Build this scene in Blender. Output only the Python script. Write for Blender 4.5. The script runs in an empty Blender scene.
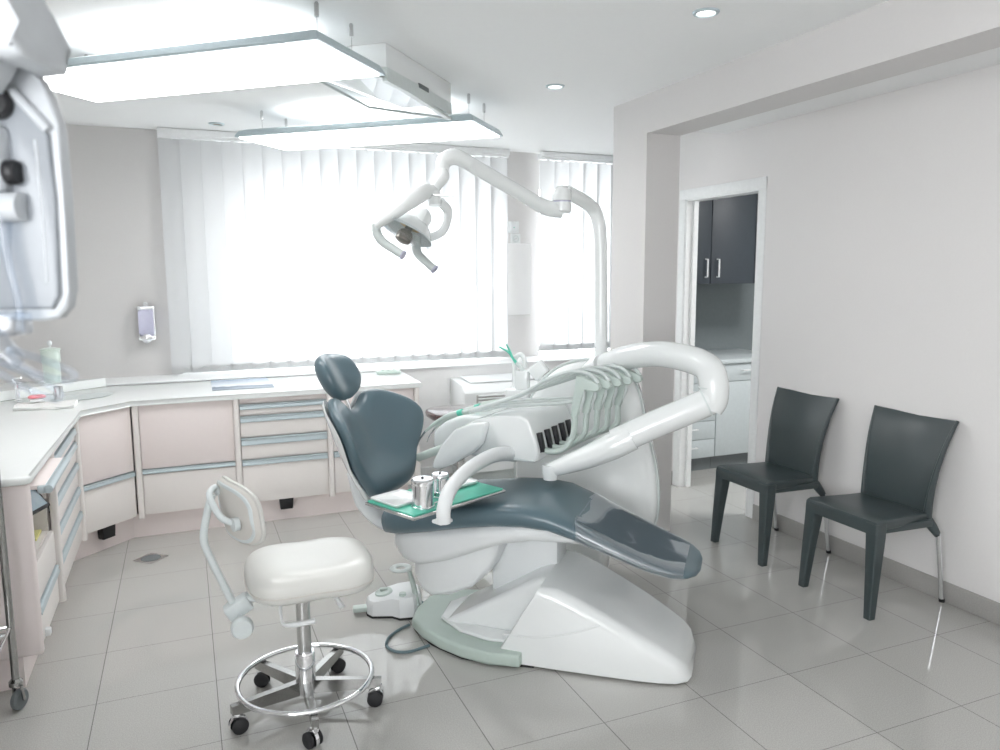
import bpy, bmesh, math, random
from mathutils import Vector, Matrix
random.seed(7)
C = bpy.context.scene.collection
PI = math.pi

# ------------------------------------------------------------------ helpers
def V(*a): return Vector(a)

class MB:
    def __init__(s): s.v = []; s.f = []
    def add(s, vs, fs):
        o = len(s.v); s.v += [Vector(p) for p in vs]; s.f += [[i + o for i in f] for f in fs]; return s
    def bm(s, b):
        b.verts.index_update()
        s.add([v.co.copy() for v in b.verts], [[v.index for v in f.verts] for f in b.faces]); b.free(); return s
    def box(s, c, d, bev=0.0, seg=2, rot=None):
        b = bmesh.new(); bmesh.ops.create_cube(b, size=1)
        bmesh.ops.scale(b, vec=d, verts=b.verts)
        if bev > 0: bmesh.ops.bevel(b, geom=b.edges[:], offset=bev, segments=seg, affect='EDGES', profile=.5)
        m = Matrix.Translation(c)
        if rot is not None: m = m @ rot
        bmesh.ops.transform(b, matrix=m, verts=b.verts)
        return s.bm(b)
    def b2(s, x0, x1, y0, y1, z0, z1, bev=0.0, seg=2):
        return s.box(((x0+x1)/2, (y0+y1)/2, (z0+z1)/2), (abs(x1-x0), abs(y1-y0), abs(z1-z0)), bev, seg)
    def loft(s, rings, cap=True, closed=False):
        n = len(rings[0]); o = len(s.v)
        for r in rings: s.v += [Vector(p) for p in r]
        m = len(rings)
        for i in range(m if closed else m-1):
            a = o + i*n; b = o + ((i+1) % m)*n
            for k in range(n):
                k2 = (k+1) % n; s.f.append([a+k, a+k2, b+k2, b+k])
        if cap and not closed:
            s.f.append([o+k for k in range(n)][::-1]); s.f.append([o+(m-1)*n+k for k in range(n)])
        return s
    def tube(s, pts, r, n=12, closed=False, smooth=6, cap=True, flat=None):
        """round tube along points; r number or list per point; flat=(a,b,refvec) elliptic section"""
        P = [Vector(p) for p in pts]; R = r if isinstance(r, (list, tuple)) else [r]*len(P)
        if smooth and len(P) > 2:
            Q = []; RR = []; L = len(P)
            for i in range(L if closed else L-1):
                p1 = P[i]; p2 = P[(i+1) % L]
                p0 = P[(i-1) % L] if closed or i > 0 else p1*2-p2
                p3 = P[(i+2) % L] if closed or i+2 < L else p2*2-p1
                for k in range(smooth):
                    t = k/smooth
                    Q.append(.5*((2*p1)+(p2-p0)*t+(2*p0-5*p1+4*p2-p3)*t*t+(3*p1-p0-3*p2+p3)*t**3))
                    RR.append(R[i]*(1-t)+R[(i+1) % L]*t)
            if not closed: Q.append(P[-1]); RR.append(R[-1])
            P, R = Q, RR
        L = len(P); T = []
        for i in range(L):
            a = P[(i-1) % L] if closed or i > 0 else P[i]; b = P[(i+1) % L] if closed or i < L-1 else P[i]
            T.append((b-a).normalized())
        ref = Vector(flat[2]) if flat else (V(0, 0, 1) if abs(T[0].z) < .9 else V(1, 0, 0))
        N = (ref - T[0]*ref.dot(T[0])).normalized(); rings = []
        for i in range(L):
            N = (N - T[i]*N.dot(T[i])).normalized()
            if flat: N = (ref - T[i]*ref.dot(T[i])).normalized()
            B = T[i].cross(N)
            fa, fb = (flat[0], flat[1]) if flat else (1, 1)
            rings.append([P[i]+(N*math.cos(2*PI*k/n)*fa+B*math.sin(2*PI*k/n)*fb)*R[i] for k in range(n)])
        return s.loft(rings, cap, closed)
    def lathe(s, prof, n=32, m=None):
        """prof list of (r,z); closes at r=0 ends"""
        m = m or Matrix(); o = len(s.v); idx = []
        for r, z in prof:
            if r < 1e-6: idx.append([len(s.v)]); s.v.append(m @ V(0, 0, z))
            else:
                idx.append(list(range(len(s.v), len(s.v)+n)))
                s.v += [m @ V(r*math.cos(2*PI*k/n), r*math.sin(2*PI*k/n), z) for k in range(n)]
        for a, b in zip(idx, idx[1:]):
            for k in range(n):
                k2 = (k+1) % n
                if len(a) == 1 and len(b) == 1: continue
                if len(a) == 1: s.f.append([a[0], b[k2], b[k]][::-1])
                elif len(b) == 1: s.f.append([a[k], a[k2], b[0]])
                else: s.f.append([a[k], a[k2], b[k2], b[k]])
        return s
    def prism(s, poly, fn, d0, d1, bev=0.0, seg=2):
        """extrude 2D polygon; fn(a,b,d)->3D"""
        b = bmesh.new(); n = len(poly)
        lo = [b.verts.new((p[0], p[1], d0)) for p in poly]; hi = [b.verts.new((p[0], p[1], d1)) for p in poly]
        b.faces.new(lo[::-1]); b.faces.new(hi)
        for k in range(n): b.faces.new([lo[k], lo[(k+1) % n], hi[(k+1) % n], hi[k]])
        if bev > 0:
            es = [e for e in b.edges if (e.verts[0].co.z == e.verts[1].co.z)]
            bmesh.ops.bevel(b, geom=es, offset=bev, segments=seg, affect='EDGES', profile=.5)
        for v in b.verts: v.co = Vector(fn(*v.co))
        return s.bm(b)
    def cushion(s, outline, T, fn, back=None, p=2.6, n=48, inner=9, edge=None):
        """pillow with outline(theta)->(a,b); front thickness T, back thickness; fn(a,b,d)->3D"""
        back = T if back is None else back
        rs = [math.sin(PI/2*k/inner) for k in range(1, inner+1)]
        rings = []
        for k, r in enumerate(rs):
            d = T*(max(0, 1-r**p))**(1/p)
            rings.append([fn(*(r*c for c in outline(2*PI*j/n)), d) for j in range(n)])
        for r in rs[-2::-1]:
            d = -back*(max(0, 1-r**p))**(1/p)
            rings.append([fn(*(r*c for c in outline(2*PI*j/n)), d) for j in range(n)])
        o = len(s.v)
        s.loft(rings, cap=False); c0 = len(s.v)
        s.v.append(Vector(fn(0, 0, T))); s.v.append(Vector(fn(0, 0, -back)))
        L = o + (len(rings)-1)*n
        for j in range(n):
            s.f.append([o+(j+1) % n, o+j, c0]); s.f.append([L+j, L+(j+1) % n, c0+1])
        return s
    def build(s, name, mat, parent=None, label=None, angle=38, loc=None, rz=0):
        me = bpy.data.meshes.new(name)
        b = bmesh.new(); vs = [b.verts.new(p) for p in s.v]
        for f in s.f:
            try: b.faces.new([vs[i] for i in f])
            except ValueError: pass
        bmesh.ops.recalc_face_normals(b, faces=b.faces[:])
        a = math.radians(angle)
        for f in b.faces: f.smooth = angle > 0
        for e in b.edges:
            if len(e.link_faces) == 2 and e.calc_face_angle(0) > a: e.smooth = False
        b.to_mesh(me); b.free()
        me.materials.append(mat)
        o = bpy.data.objects.new(name, me); C.objects.link(o)
        if parent is not None: o.parent = parent
        if loc is not None: o.location = loc; o.rotation_euler = (0, 0, rz)
        if label: o['label'] = label
        return o

def thing(name, label, cat, loc=(0, 0, 0), rz=0, group=None):
    o = bpy.data.objects.new(name, None); C.objects.link(o); o.empty_display_size = .05
    o.location = loc; o.rotation_euler = (0, 0, rz); return tag(o, label, cat, group)
def tag(o, label, cat, group=None):
    o['label'] = label; o['category'] = cat
    if group: o['group'] = group
    return o
def struct(o): o['kind'] = 'structure'; return o
def dup(root, loc, rz, label, group=None):
    r = root.copy(); C.objects.link(r); r.location = loc; r.rotation_euler = (0, 0, rz); r['label'] = label
    if group: r['group'] = group
    for ch in list(root.children):
        c = ch.copy(); C.objects.link(c); c.parent = r
        for g in ch.children:
            d = g.copy(); C.objects.link(d); d.parent = c
    return r

def rrect(hw, hh, r, n=6):
    """rounded rectangle outline points, half sizes"""
    pts = []
    for cx, cy, a0 in ((hw-r, hh-r, 0), (-hw+r, hh-r, 90), (-hw+r, -hh+r, 180), (hw-r, -hh+r, 270)):
        for k in range(n+1):
            a = math.radians(a0+90*k/n); pts.append((cx+r*math.cos(a), cy+r*math.sin(a)))
    return pts
def sup(a, b, e):
    def f(t):
        c, q = math.cos(t), math.sin(t)
        return (a*math.copysign(abs(c)**(2/e), c), b*math.copysign(abs(q)**(2/e), q))
    return f
def polar(pts):
    """star-shaped smooth outline from control points (closed Catmull-Rom), returns f(theta) by parameter"""
    P = [Vector(p) for p in pts]; L = len(P)
    def f(t):
        u = (t/(2*PI)*L) % L; i = int(u); t = u-i
        p0, p1, p2, p3 = P[(i-1) % L], P[i], P[(i+1) % L], P[(i+2) % L]
        q = .5*((2*p1)+(p2-p0)*t+(2*p0-5*p1+4*p2-p3)*t*t+(3*p1-p0-3*p2+p3)*t**3)
        return (q.x, q.y)
    return f

# ------------------------------------------------------------------ materials
def mat(name, col, rough=.45, metal=0.0, coat=0.0, noise=.02, nscale=40, bump=0.0, emit=None, es=0, spec=.5, trans=0, alpha=1, ior=1.45, cr=.05):
    m = bpy.data.materials.new(name); m.use_nodes = True
    nt = m.node_tree; p = nt.nodes['Principled BSDF']
    p.inputs['Roughness'].default_value = rough; p.inputs['Metallic'].default_value = metal
    p.inputs['Coat Weight'].default_value = coat; p.inputs['Coat Roughness'].default_value = cr
    p.inputs['Specular IOR Level'].default_value = spec; p.inputs['IOR'].default_value = ior
    p.inputs['Transmission Weight'].default_value = trans; p.inputs['Alpha'].default_value = alpha
    tc = nt.nodes.new('ShaderNodeTexCoord'); nz = nt.nodes.new('ShaderNodeTexNoise')
    nz.inputs['Scale'].default_value = nscale; nz.inputs['Detail'].default_value = 3
    nt.links.new(tc.outputs['Object'], nz.inputs['Vector'])
    r = nt.nodes.new('ShaderNodeValToRGB')
    r.color_ramp.elements[0].position = .35; r.color_ramp.elements[1].position = .65
    r.color_ramp.elements[0].color = tuple(max(0, c*(1-noise)) for c in col)+(1,)
    r.color_ramp.elements[1].color = tuple(min(1, c*(1+noise)) for c in col)+(1,)
    nt.links.new(nz.outputs['Fac'], r.inputs['Fac']); nt.links.new(r.outputs['Color'], p.inputs['Base Color'])
    if bump:
        bp = nt.nodes.new('ShaderNodeBump'); bp.inputs['Strength'].default_value = bump; bp.inputs['Distance'].default_value = .002
        nt.links.new(nz.outputs['Fac'], bp.inputs['Height']); nt.links.new(bp.outputs['Normal'], p.inputs['Normal'])
    if emit: p.inputs['Emission Color'].default_value = emit+(1,); p.inputs['Emission Strength'].default_value = es
    return m
def srgb(r, g, b):
    f = lambda c: (c/255/12.92) if c/255 <= .04045 else ((c/255+.055)/1.055)**2.4
    return (f(r), f(g), f(b))

def mat_floor():
    m = bpy.data.materials.new('floor_tiles'); m.use_nodes = True; nt = m.node_tree; N = nt.nodes; L = nt.links
    p = N['Principled BSDF']; geo = N.new('ShaderNodeNewGeometry'); sep = N.new('ShaderNodeSeparateXYZ')
    L.new(geo.outputs['Position'], sep.inputs[0])
    def line(out, off, w):
        a = N.new('ShaderNodeMath'); a.operation = 'SUBTRACT'; a.inputs[1].default_value = off-.2; L.new(out, a.inputs[0])
        q = N.new('ShaderNodeMath'); q.operation = 'FLOORED_MODULO'; q.inputs[1].default_value = .4; L.new(a.outputs[0], q.inputs[0])
        d = N.new('ShaderNodeMath'); d.operation = 'SUBTRACT'; d.inputs[1].default_value = .2; L.new(q.outputs[0], d.inputs[0])
        b = N.new('ShaderNodeMath'); b.operation = 'ABSOLUTE'; L.new(d.outputs[0], b.inputs[0])
        c = N.new('ShaderNodeMath'); c.operation = 'LESS_THAN'; c.inputs[1].default_value = w; L.new(b.outputs[0], c.inputs[0])
        return c.outputs[0]
    mx = N.new('ShaderNodeMath'); mx.operation = 'MAXIMUM'
    L.new(line(sep.outputs['X'], -.3635, .0015), mx.inputs[0]); L.new(line(sep.outputs['Y'], 2.0717, .0011), mx.inputs[1])
    nz = N.new('ShaderNodeTexNoise'); nz.inputs['Scale'].default_value = 260; nz.inputs['Detail'].default_value = 2
    L.new(geo.outputs['Position'], nz.inputs['Vector'])
    r = N.new('ShaderNodeValToRGB'); r.color_ramp.elements[0].position = .3; r.color_ramp.elements[1].position = .7
    a, b = srgb(170, 169, 165), srgb(192, 191, 187)
    r.color_ramp.elements[0].color = a+(1,); r.color_ramp.elements[1].color = b+(1,)
    L.new(nz.outputs['Fac'], r.inputs['Fac'])
    mix = N.new('ShaderNodeMix'); mix.data_type = 'RGBA'
    L.new(mx.outputs[0], mix.inputs['Factor']); L.new(r.outputs['Color'], mix.inputs[6]); mix.inputs[7].default_value = srgb(96, 95, 92)+(1,)
    L.new(mix.outputs[2], p.inputs['Base Color'])
    ro = N.new('ShaderNodeMath'); ro.operation = 'MULTIPLY_ADD'; ro.inputs[1].default_value = .5; ro.inputs[2].default_value = .045
    L.new(mx.outputs[0], ro.inputs[0]); L.new(ro.outputs[0], p.inputs['Roughness'])
    p.inputs['Specular IOR Level'].default_value = .55
    return m

def mat_blind():
    m = bpy.data.materials.new('blind_fabric'); m.use_nodes = True; nt = m.node_tree; N = nt.nodes; L = nt.links
    N.remove(N['Principled BSDF']); out = N['Material Output']
    d = N.new('ShaderNodeBsdfDiffuse'); t = N.new('ShaderNodeBsdfTranslucent'); mx = N.new('ShaderNodeMixShader')
    tc = N.new('ShaderNodeTexCoord'); nz = N.new('ShaderNodeTexNoise'); nz.inputs['Scale'].default_value = 300
    L.new(tc.outputs['Object'], nz.inputs['Vector'])
    r = N.new('ShaderNodeValToRGB'); r.color_ramp.elements[0].color = (.8, .81, .82, 1); r.color_ramp.elements[1].color = (.88, .88, .88, 1)
    L.new(nz.outputs['Fac'], r.inputs['Fac']); L.new(r.outputs['Color'], d.inputs['Color']); t.inputs['Color'].default_value = (.40, .405, .41, 1)
    mx.inputs[0].default_value = .5
    L.new(d.outputs[0], mx.inputs[1]); L.new(t.outputs[0], mx.inputs[2]); L.new(mx.outputs[0], out.inputs['Surface'])
    return m

def mat_clear(name, col, fac, rough=.05):
    m = bpy.data.materials.new(name); m.use_nodes = True; nt = m.node_tree; N = nt.nodes; L = nt.links
    N.remove(N['Principled BSDF']); out = N['Material Output']
    t = N.new('ShaderNodeBsdfTransparent'); g = N.new('ShaderNodeBsdfGlossy'); g.inputs['Roughness'].default_value = rough
    t.inputs['Color'].default_value = col+(1,); g.inputs['Color'].default_value = (.95, .95, .97, 1)
    fr = N.new('ShaderNodeLayerWeight'); fr.inputs['Blend'].default_value = .5
    pw_ = N.new('ShaderNodeMath'); pw_.operation = 'POWER'; pw_.inputs[1].default_value = 4; L.new(fr.outputs['Facing'], pw_.inputs[0])
    ad = N.new('ShaderNodeMath'); ad.operation = 'MULTIPLY_ADD'; ad.inputs[1].default_value = .75; ad.inputs[2].default_value = fac; ad.use_clamp = True
    L.new(pw_.outputs[0], ad.inputs[0])
    mx = N.new('ShaderNodeMixShader'); L.new(ad.outputs[0], mx.inputs[0]); L.new(t.outputs[0], mx.inputs[1]); L.new(g.outputs[0], mx.inputs[2])
    L.new(mx.outputs[0], out.inputs['Surface'])
    return m

def mat_picture():
    m = bpy.data.materials.new('landscape_print'); m.use_nodes = True; nt = m.node_tree; N = nt.nodes; L = nt.links
    p = N['Principled BSDF']; p.inputs['Roughness'].default_value = .25
    tc = N.new('ShaderNodeTexCoord'); sp = N.new('ShaderNodeSeparateXYZ'); L.new(tc.outputs['Object'], sp.inputs[0])
    nz = N.new('ShaderNodeTexNoise'); nz.inputs['Scale'].default_value = 14; nz.inputs['Detail'].default_value = 5
    L.new(tc.outputs['Object'], nz.inputs['Vector'])
    a = N.new('ShaderNodeMath'); a.operation = 'MULTIPLY_ADD'; a.inputs[1].default_value = .12; L.new(nz.outputs['Fac'], a.inputs[0]); L.new(sp.outputs['Y'], a.inputs[2])
    r = N.new('ShaderNodeMapRange'); r.inputs['From Min'].default_value = -.16; r.inputs['From Max'].default_value = .28; L.new(a.outputs[0], r.inputs['Value'])
    c = N.new('ShaderNodeValToRGB'); e = c.color_ramp.elements
    e[0].position = 0; e[0].color = srgb(150, 160, 172)+(1,); e[1].position = 1; e[1].color = srgb(160, 180, 205)+(1,)
    for pos, col in ((.16, (120, 132, 148)), (.24, (128, 140, 155)), (.27, (225, 230, 236)), (.6, (205, 216, 230))):
        q = e.new(pos); q.color = srgb(*col)+(1,)
    L.new(r.outputs[0], c.inputs['Fac']); L.new(c.outputs[0], p.inputs['Base Color'])
    return m

M = dict(
    floor=mat_floor(), blind=mat_blind(),
    wall=mat('wall_paint_grey', srgb(211, 209, 208), .85, noise=.006, nscale=90, bump=.15),
    wallw=mat('wall_paint_white', srgb(228, 226, 225), .85, noise=.005, nscale=90, bump=.1),
    ceil=mat('ceiling_paint', srgb(240, 241, 241), .9, noise=.004),
    trim=mat('white_trim', srgb(238, 240, 240), .4),
    base=mat('stone_baseboard', srgb(168, 166, 163), .35, noise=.06, nscale=200),
    pink=mat('pink_laminate', srgb(238, 228, 226), .4, noise=.004),
    cream=mat('cream_laminate', srgb(236, 231, 228), .4, noise=.004),
    alu=mat('pale_aluminium', srgb(190, 203, 208), .32, .35),
    counter=mat('white_worktop', srgb(238, 241, 240), .22, noise=.004),
    black=mat('black_plastic', (.012, .012, .014), .4),
    white=mat('white_gloss_plastic', srgb(229, 232, 232), .18, coat=.4, noise=.003),
    whitem=mat('white_satin_plastic', srgb(226, 229, 230), .38, noise=.004),
    greyp=mat('pale_grey_plastic', srgb(205, 212, 211), .35),
    sage=mat('sage_grey_plastic', srgb(190, 202, 197), .38, noise=.005),
    mint=mat('mint_plastic', srgb(182, 196, 189), .4, noise=.005),
    green=mat('mint_green_mat', srgb(96, 196, 172), .35, noise=.02),
    vinyl=mat('slate_blue_vinyl', srgb(84, 105, 114), .36, coat=.5, cr=.2, noise=.012, nscale=300),
    stoolv=mat('white_vinyl', srgb(210, 210, 206), .32, coat=.15, noise=.004),
    stoolside=mat('grey_beige_vinyl', srgb(205, 202, 197), .45, noise=.01, nscale=200),
    stoolgrey=mat('stool_grey_paint', srgb(208, 215, 216), .3, coat=.3),
    dark=mat('dark_green_grey_plastic', srgb(52, 63, 65), .36, noise=.02, nscale=400, bump=.06, spec=.8),
    chrome=mat('chrome', (.86, .87, .89), .07, 1.0, noise=.004),
    steel=mat('brushed_steel', (.62, .62, .62), .25, 1.0, noise=.04, nscale=120),
    brown=mat('brown_vinyl', srgb(70, 46, 46), .25, coat=1.0, cr=.12),
    pantrydark=mat('anthracite_laminate', srgb(62, 68, 74), .45, noise=.02),
    pantrygrey=mat('pale_grey_laminate', srgb(196, 204, 206), .5),
    pantrywall=mat('pantry_splashback', srgb(128, 136, 138), .6),
    rubber=mat('black_rubber', (.02, .02, .022), .6),
    grey=mat('grey_rubber', srgb(110, 116, 118), .6),
    cable=mat('grey_blue_cable', srgb(96, 116, 122), .45),
    cloth=mat('white_cloth', srgb(242, 242, 240), .9, bump=.4, nscale=120),
    pinkred=mat('pink_sponge', srgb(236, 146, 154), .8),
    amber=mat('amber_lens', srgb(235, 205, 150), .3),
    bulb=mat('bulb_shield', srgb(150, 145, 138), .3, .6),
    lilac=mat('lilac_gel', srgb(190, 190, 212), .15, coat=.5),
    panel=mat('lit_panel_diffuser', (.9, .9, .9), .5, emit=(1, 1, 1), es=3.2),
    uplight=mat('uplight_diffuser', (.9, .9, .9), .5, emit=(1, 1, 1), es=3.5),
    dl=mat('downlight_lens', (.9, .9, .9), .5, emit=(1, .98, .95), es=4),
    led=mat('green_led', (.1, .8, .6), .5, emit=(.1, .9, .6), es=1.5),
    film=mat_clear('clear_film', (.96, .97, .98), .22, .07),
    glass=mat_clear('window_glass', (.97, .98, .98), .0, .0),
    shield=mat_clear('clear_shield', (.95, .965, .97), .05, .03),
    smoke=mat_clear('frosted_cover', (.80, .83, .86), .10, .2),
    tsteel=mat('trolley_steel', (.40, .40, .39), .22, 1.0, noise=.04, nscale=120),
    dloff=mat('downlight_lens_off', srgb(150, 140, 125), .4),
    parapet=mat('wall_paint_bright', srgb(240, 240, 240), .8, noise=.004),
    xwhite=mat('imaging_unit_white', srgb(190, 194, 198), .4),
    jar=mat('pale_mint_ceramic', srgb(214, 226, 218), .3),
    coverg=mat('pale_grey_cover', srgb(140, 145, 151), .3, coat=.2),
    clear=mat_clear('clear_acrylic', (.90, .925, .955), .05, .12),
    print=mat_picture(),
    screen=mat('tablet_screen', srgb(150, 170, 182), .15),
    yellow=mat('pale_yellow', srgb(230, 225, 150), .5),
)

# ------------------------------------------------------------------ the room
XW, ZC, ZC2, YB, YP = 3.166, 2.455, 2.355, 5.66, 5.33
struct(MB().b2(-1.4, 6.0, -2.2, 6.1, -.1, 0).build('floor', M['floor']))
cl = MB(); cl.b2(-1.4, 2.575, -2.2, 6.1, ZC, ZC+.12); cl.b2(2.575, 3.6, 3.95, 6.1, ZC, ZC+.12); cl.b2(2.575, 3.256, -2.2, 3.95, ZC2, ZC+.12)
struct(cl.build('ceiling', M['ceil']))
# back wall with two window openings and the deep parapet below them
wb = MB()
wb.b2(-1.4, -.03, YB, 6.0, .815, ZC); wb.b2(-.03, 2.36, YB, 6.0, 2.41, ZC)
wb.b2(2.36, 2.70, YB, 6.0, .815, ZC); wb.b2(2.70, 3.44, YB, 6.0, 2.41, ZC); wb.b2(3.44, 3.6, YB, 6.0, .815, ZC)
struct(wb.build('wall_back', M['wall'], angle=0))
struct(MB().b2(-1.4, 3.6, YP, 6.0, 0, .815).build('wall_parapet', M['parapet'], angle=0))
fp = MB(); fp.b2(-.03, .42, 5.93, 5.99, .815, 2.41); fp.b2(.42, 2.36, 5.93, 5.99, 2.10, 2.41); fp.b2(2.70, 3.44, 5.93, 5.99, 2.25, 2.41)
struct(fp.build('trim_2', M['trim'], angle=0))  # panels added behind the blinds, the wider recess brightens the blind edges
struct(MB().b2(-1.195, 3.5, YP-.022, 5.93, .8155, .823, .002).build('trim_1', M['trim']))
# right wall with the doorway
DY0, DY1, DZ = 3.63, 4.345, 1.995
wr = MB(); wr.b2(XW, XW+.09, -2.2, DY0, 0, ZC); wr.b2(XW, XW+.09, DY1, 5.245, 0, ZC); wr.b2(XW, XW+.09, DY0, DY1, DZ, ZC); wr.b2(3.5, 3.6, 5.25, 6.0, 0, ZC)
struct(wr.build('wall_right', M['wallw'], angle=0))
df = MB()
for y0, y1 in ((DY0-.058, DY0+.004), (DY1-.004, DY1+.062)): df.b2(XW-.007, XW+.01, y0, y1, 0, DZ+.06, .004)
df.b2(XW-.0075, XW+.01, DY0-.058, DY1+.062, DZ-.004, DZ+.062, .004)
df.b2(XW, XW+.095, DY0-.01, DY0+.012, 0, DZ); df.b2(XW, XW+.095, DY1-.012, DY1+.01, 0, DZ); df.b2(XW, XW+.095, DY0, DY1, DZ-.015, DZ+.005)
df.b2(XW+.05, XW+.085, DY1-.030, DY1-.010, 0, DZ-.015); df.b2(XW+.05, XW+.085, DY0+.010, DY0+.02, 0, DZ-.015)
struct(df.build('door_1', M['trim']))
bb = MB(); bb.b2(XW-.010, XW, -2.2, DY0-.06, 0, .096, .003); bb.b2(XW-.010, XW, DY1+.064, 5.24, 0, .096, .003)
struct(bb.build('baseboard_right', M['base']))
struct(MB().b2(1.44, 3.49, YP-.012, YP, 0, .07, .003).build('baseboard_back', M['trim']))
# pillar and beam
pb = MB(); pb.b2(2.36, 2.575, 3.60, 3.95, 0, ZC); pb.b2(2.36, 2.575, -2.2, 3.60, 2.252, ZC)
struct(pb.build('wall_pillar', M['wall'], angle=0))
wl = MB(); wl.b2(-1.4, -1.2, -2.2, -1.95, 0, ZC); wl.b2(-1.4, -1.2, -1.95, .35, 0, .85); wl.b2(-1.4, -1.2, -1.95, .35, 2.2, ZC); wl.b2(-1.4, -1.2, .35, 6.0, 0, ZC)  # unseen opening added to let in light from the left
struct(wl.build('wall_left', M['wall'], angle=0))
# wall behind the camera
wf = MB(); wf.b2(-1.4, 3.366, -2.2, -2.0, 0, ZC)
struct(wf.build('wall_front', M['wallw'], angle=0))
# windows
def window(name, x0, x1, z0, z1, bars):
    f = MB(); y0, y1 = 5.935, 5.985
    for a, b in ((x0, x0+.04), (x1-.04, x1)) + tuple((c-.04, c+.04) for c in bars): f.b2(a, b, y0, y1, z0, z1, .004)
    f.b2(x0, x1, y0, y1, z0, z0+.04, .004); f.b2(x0, x1, y0, y1, z1-.04, z1, .004)
    o = struct(f.build(name, M['trim']))
    MB().b2(x0+.03, x1-.03, y0+.026, y0+.032, z0+.03, z1-.03).build('pane', M['glass'], o)
window('window_1', .42, 2.36, .83, 2.10, ()); window('window_2', 2.70, 3.44, .83, 2.25, ())

# vertical blinds
def blind(x0, x1, label, zb, n):
    t = thing('vertical_blind', label, 'blind', (x0, YB-.07, 0))
    w = x1-x0
    r = MB(); r.b2(-.01, w+.01, -.03, .03, 2.395, 2.44, .004); r.b2(-.01, w+.01, -.045, -.03, 2.41, 2.452, .003)
    r.build('head_rail', M['trim'], t)
    p = w/n
    for i in range(n):
        s = MB(); cx = p*(i+.5); hw = p*.5+.011; rings = []
        for j in range(7):
            u = -1+j/3; x = cx+u*hw; y = .012*(1-u*u)*-1+u*.012
            rings.append((x, y))
        m = len(rings)
        for z in (zb, zb+.055, 1.6, 2.39): s.v += [V(x, y, z) for x, y in rings]
        for a in range(3):
            for k in range(m-1): s.f.append([a*m+k, a*m+k+1, (a+1)*m+k+1, (a+1)*m+k])
        s.build('slat', M['blind'], t, angle=80)
        h = MB(); h.box((cx, -.004, 2.392), (.03, .012, .02), .003); h.build('carrier', M['trim'], t)
        q = MB(); q.box((cx, .012-.012, zb+.026), (hw*2.0, .004, .052), .001); q.build('weight', M['blind'], t)
    ch = MB()
    for i in range(n-1):
        a = p*(i+.5); b = p*(i+1.5)
        ch.tube([(a, -.016, zb+.045), (a+.3*p, -.017, zb+.018), (a+.5*p, -.017, zb+.010), (a+.7*p, -.017, zb+.018), (b, -.016, zb+.045)], .0016, 6, smooth=3)
    ch.build('bottom_chain', M['greyp'], t)
blind(-.085, 2.385, 'wide white vertical blind over the large window behind the treatment chair', .838, 19)
blind(2.675, 3.455, 'narrow white vertical blind beside the pillar', .87, 6)

# ------------------------------------------------------------------ cabinets along the back and the left
def cabinet(loc, rz, w, fronts, alus, label, depth=.5, clip=None, ends=(1, 1), zb=.14, zt=.779):
    """local x along the front, front faces -y, front plane y=0"""
    t = thing('cabinet', label, 'cabinet', loc, rz, 'surgery cabinets with aluminium grip strips')
    b = MB(); b.b2(.001, w-.001, .02, depth, zb, zt); b.build('carcass', M['cream'], t)
    f0 = .035 if ends[0] else .004; f1 = w-(.035 if ends[1] else .004)
    for z0, z1, k, nm in fronts:
        MB().b2(f0, f1, 0, .019, z0, z1, .003).build(nm, M[k], t)
    for z0, z1 in alus:
        a = MB(); h = z1-z0
        a.prism([(-.004, z1-.006), (-.010, z1-.010), (-.006, z0+h*.55), (-.012, z0+.004), (-.010, z0), (.018, z0), (.018, z1-.006)], lambda y, z, x: (x, y, z), f0, f1)
        a.build('grip_strip', M['alu'], t, 'pale aluminium grip strip', angle=30)
        MB().b2(f0, f1, .012, .019, z0-.008, z0-.001).build('shadow_gap', M['grey'], t)
    for e, x in zip(ends, (.0165, w-.0165)):
        if e:
            p = MB(); p.prism(rrect(.0165, .016, .011, 4), lambda a, bb, d: (x+a, bb-.004, d), .13, zt+.001)
            p.build('pilaster', M['cream'], t)
    if clip is not None:
        c = MB(); c.prism([(-.042, .145), (.042, .145), (.036, .078), (-.036, .078)], lambda a, bb, d: (clip+a, d, bb), .003, .05, .004)
        c.build('latch', M['black'], t, 'black plastic toe latch below the drawers')
    return t
YF = 4.66
DOORS = [(.412, .779, 'pink', 'door'), (.145, .378, 'cream', 'drawer')]
DRW = [(.751, .779, 'pink', 'drawer'), (.680, .713, 'cream', 'drawer'), (.548, .636, 'cream', 'drawer'), (.414, .497, 'cream', 'drawer'), (.145, .374, 'cream', 'drawer')]
DRA = [(.714, .749), (.637, .678), (.498, .546), (.375, .412)]
cabinet((-.301, YF, 0), 0, .569, DOORS, [(.383, .412)], 'pink cabinet with one wide door left of the drawer stack on the back wall', ends=(1, 1))
cabinet((.2685, YF, 0), 0, .542, DRW, DRA, 'five drawer cabinet on the back wall left of the treatment chair backrest', clip=.25, ends=(0, 1))
cabinet((.811, YF, 0), 0, .556, [(.535, .779, 'pink', 'door'), (.412, .49, 'cream', 'drawer'), (.145, .372, 'cream', 'drawer')], [(.494, .535), (.375, .412)],
        'end cabinet on the back wall half hidden behind the treatment chair backrest', ends=(0, 1))
dl = math.hypot(.252, .252)
cabinet((-.552, 4.404, 0), PI/4, dl-.006, [(.411, .779, 'pink', 'door'), (.145, .379, 'cream', 'drawer')], [(.38, .411)],
        'diagonal corner cabinet below the sink', depth=.42, clip=.16, ends=(0, 0))
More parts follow.
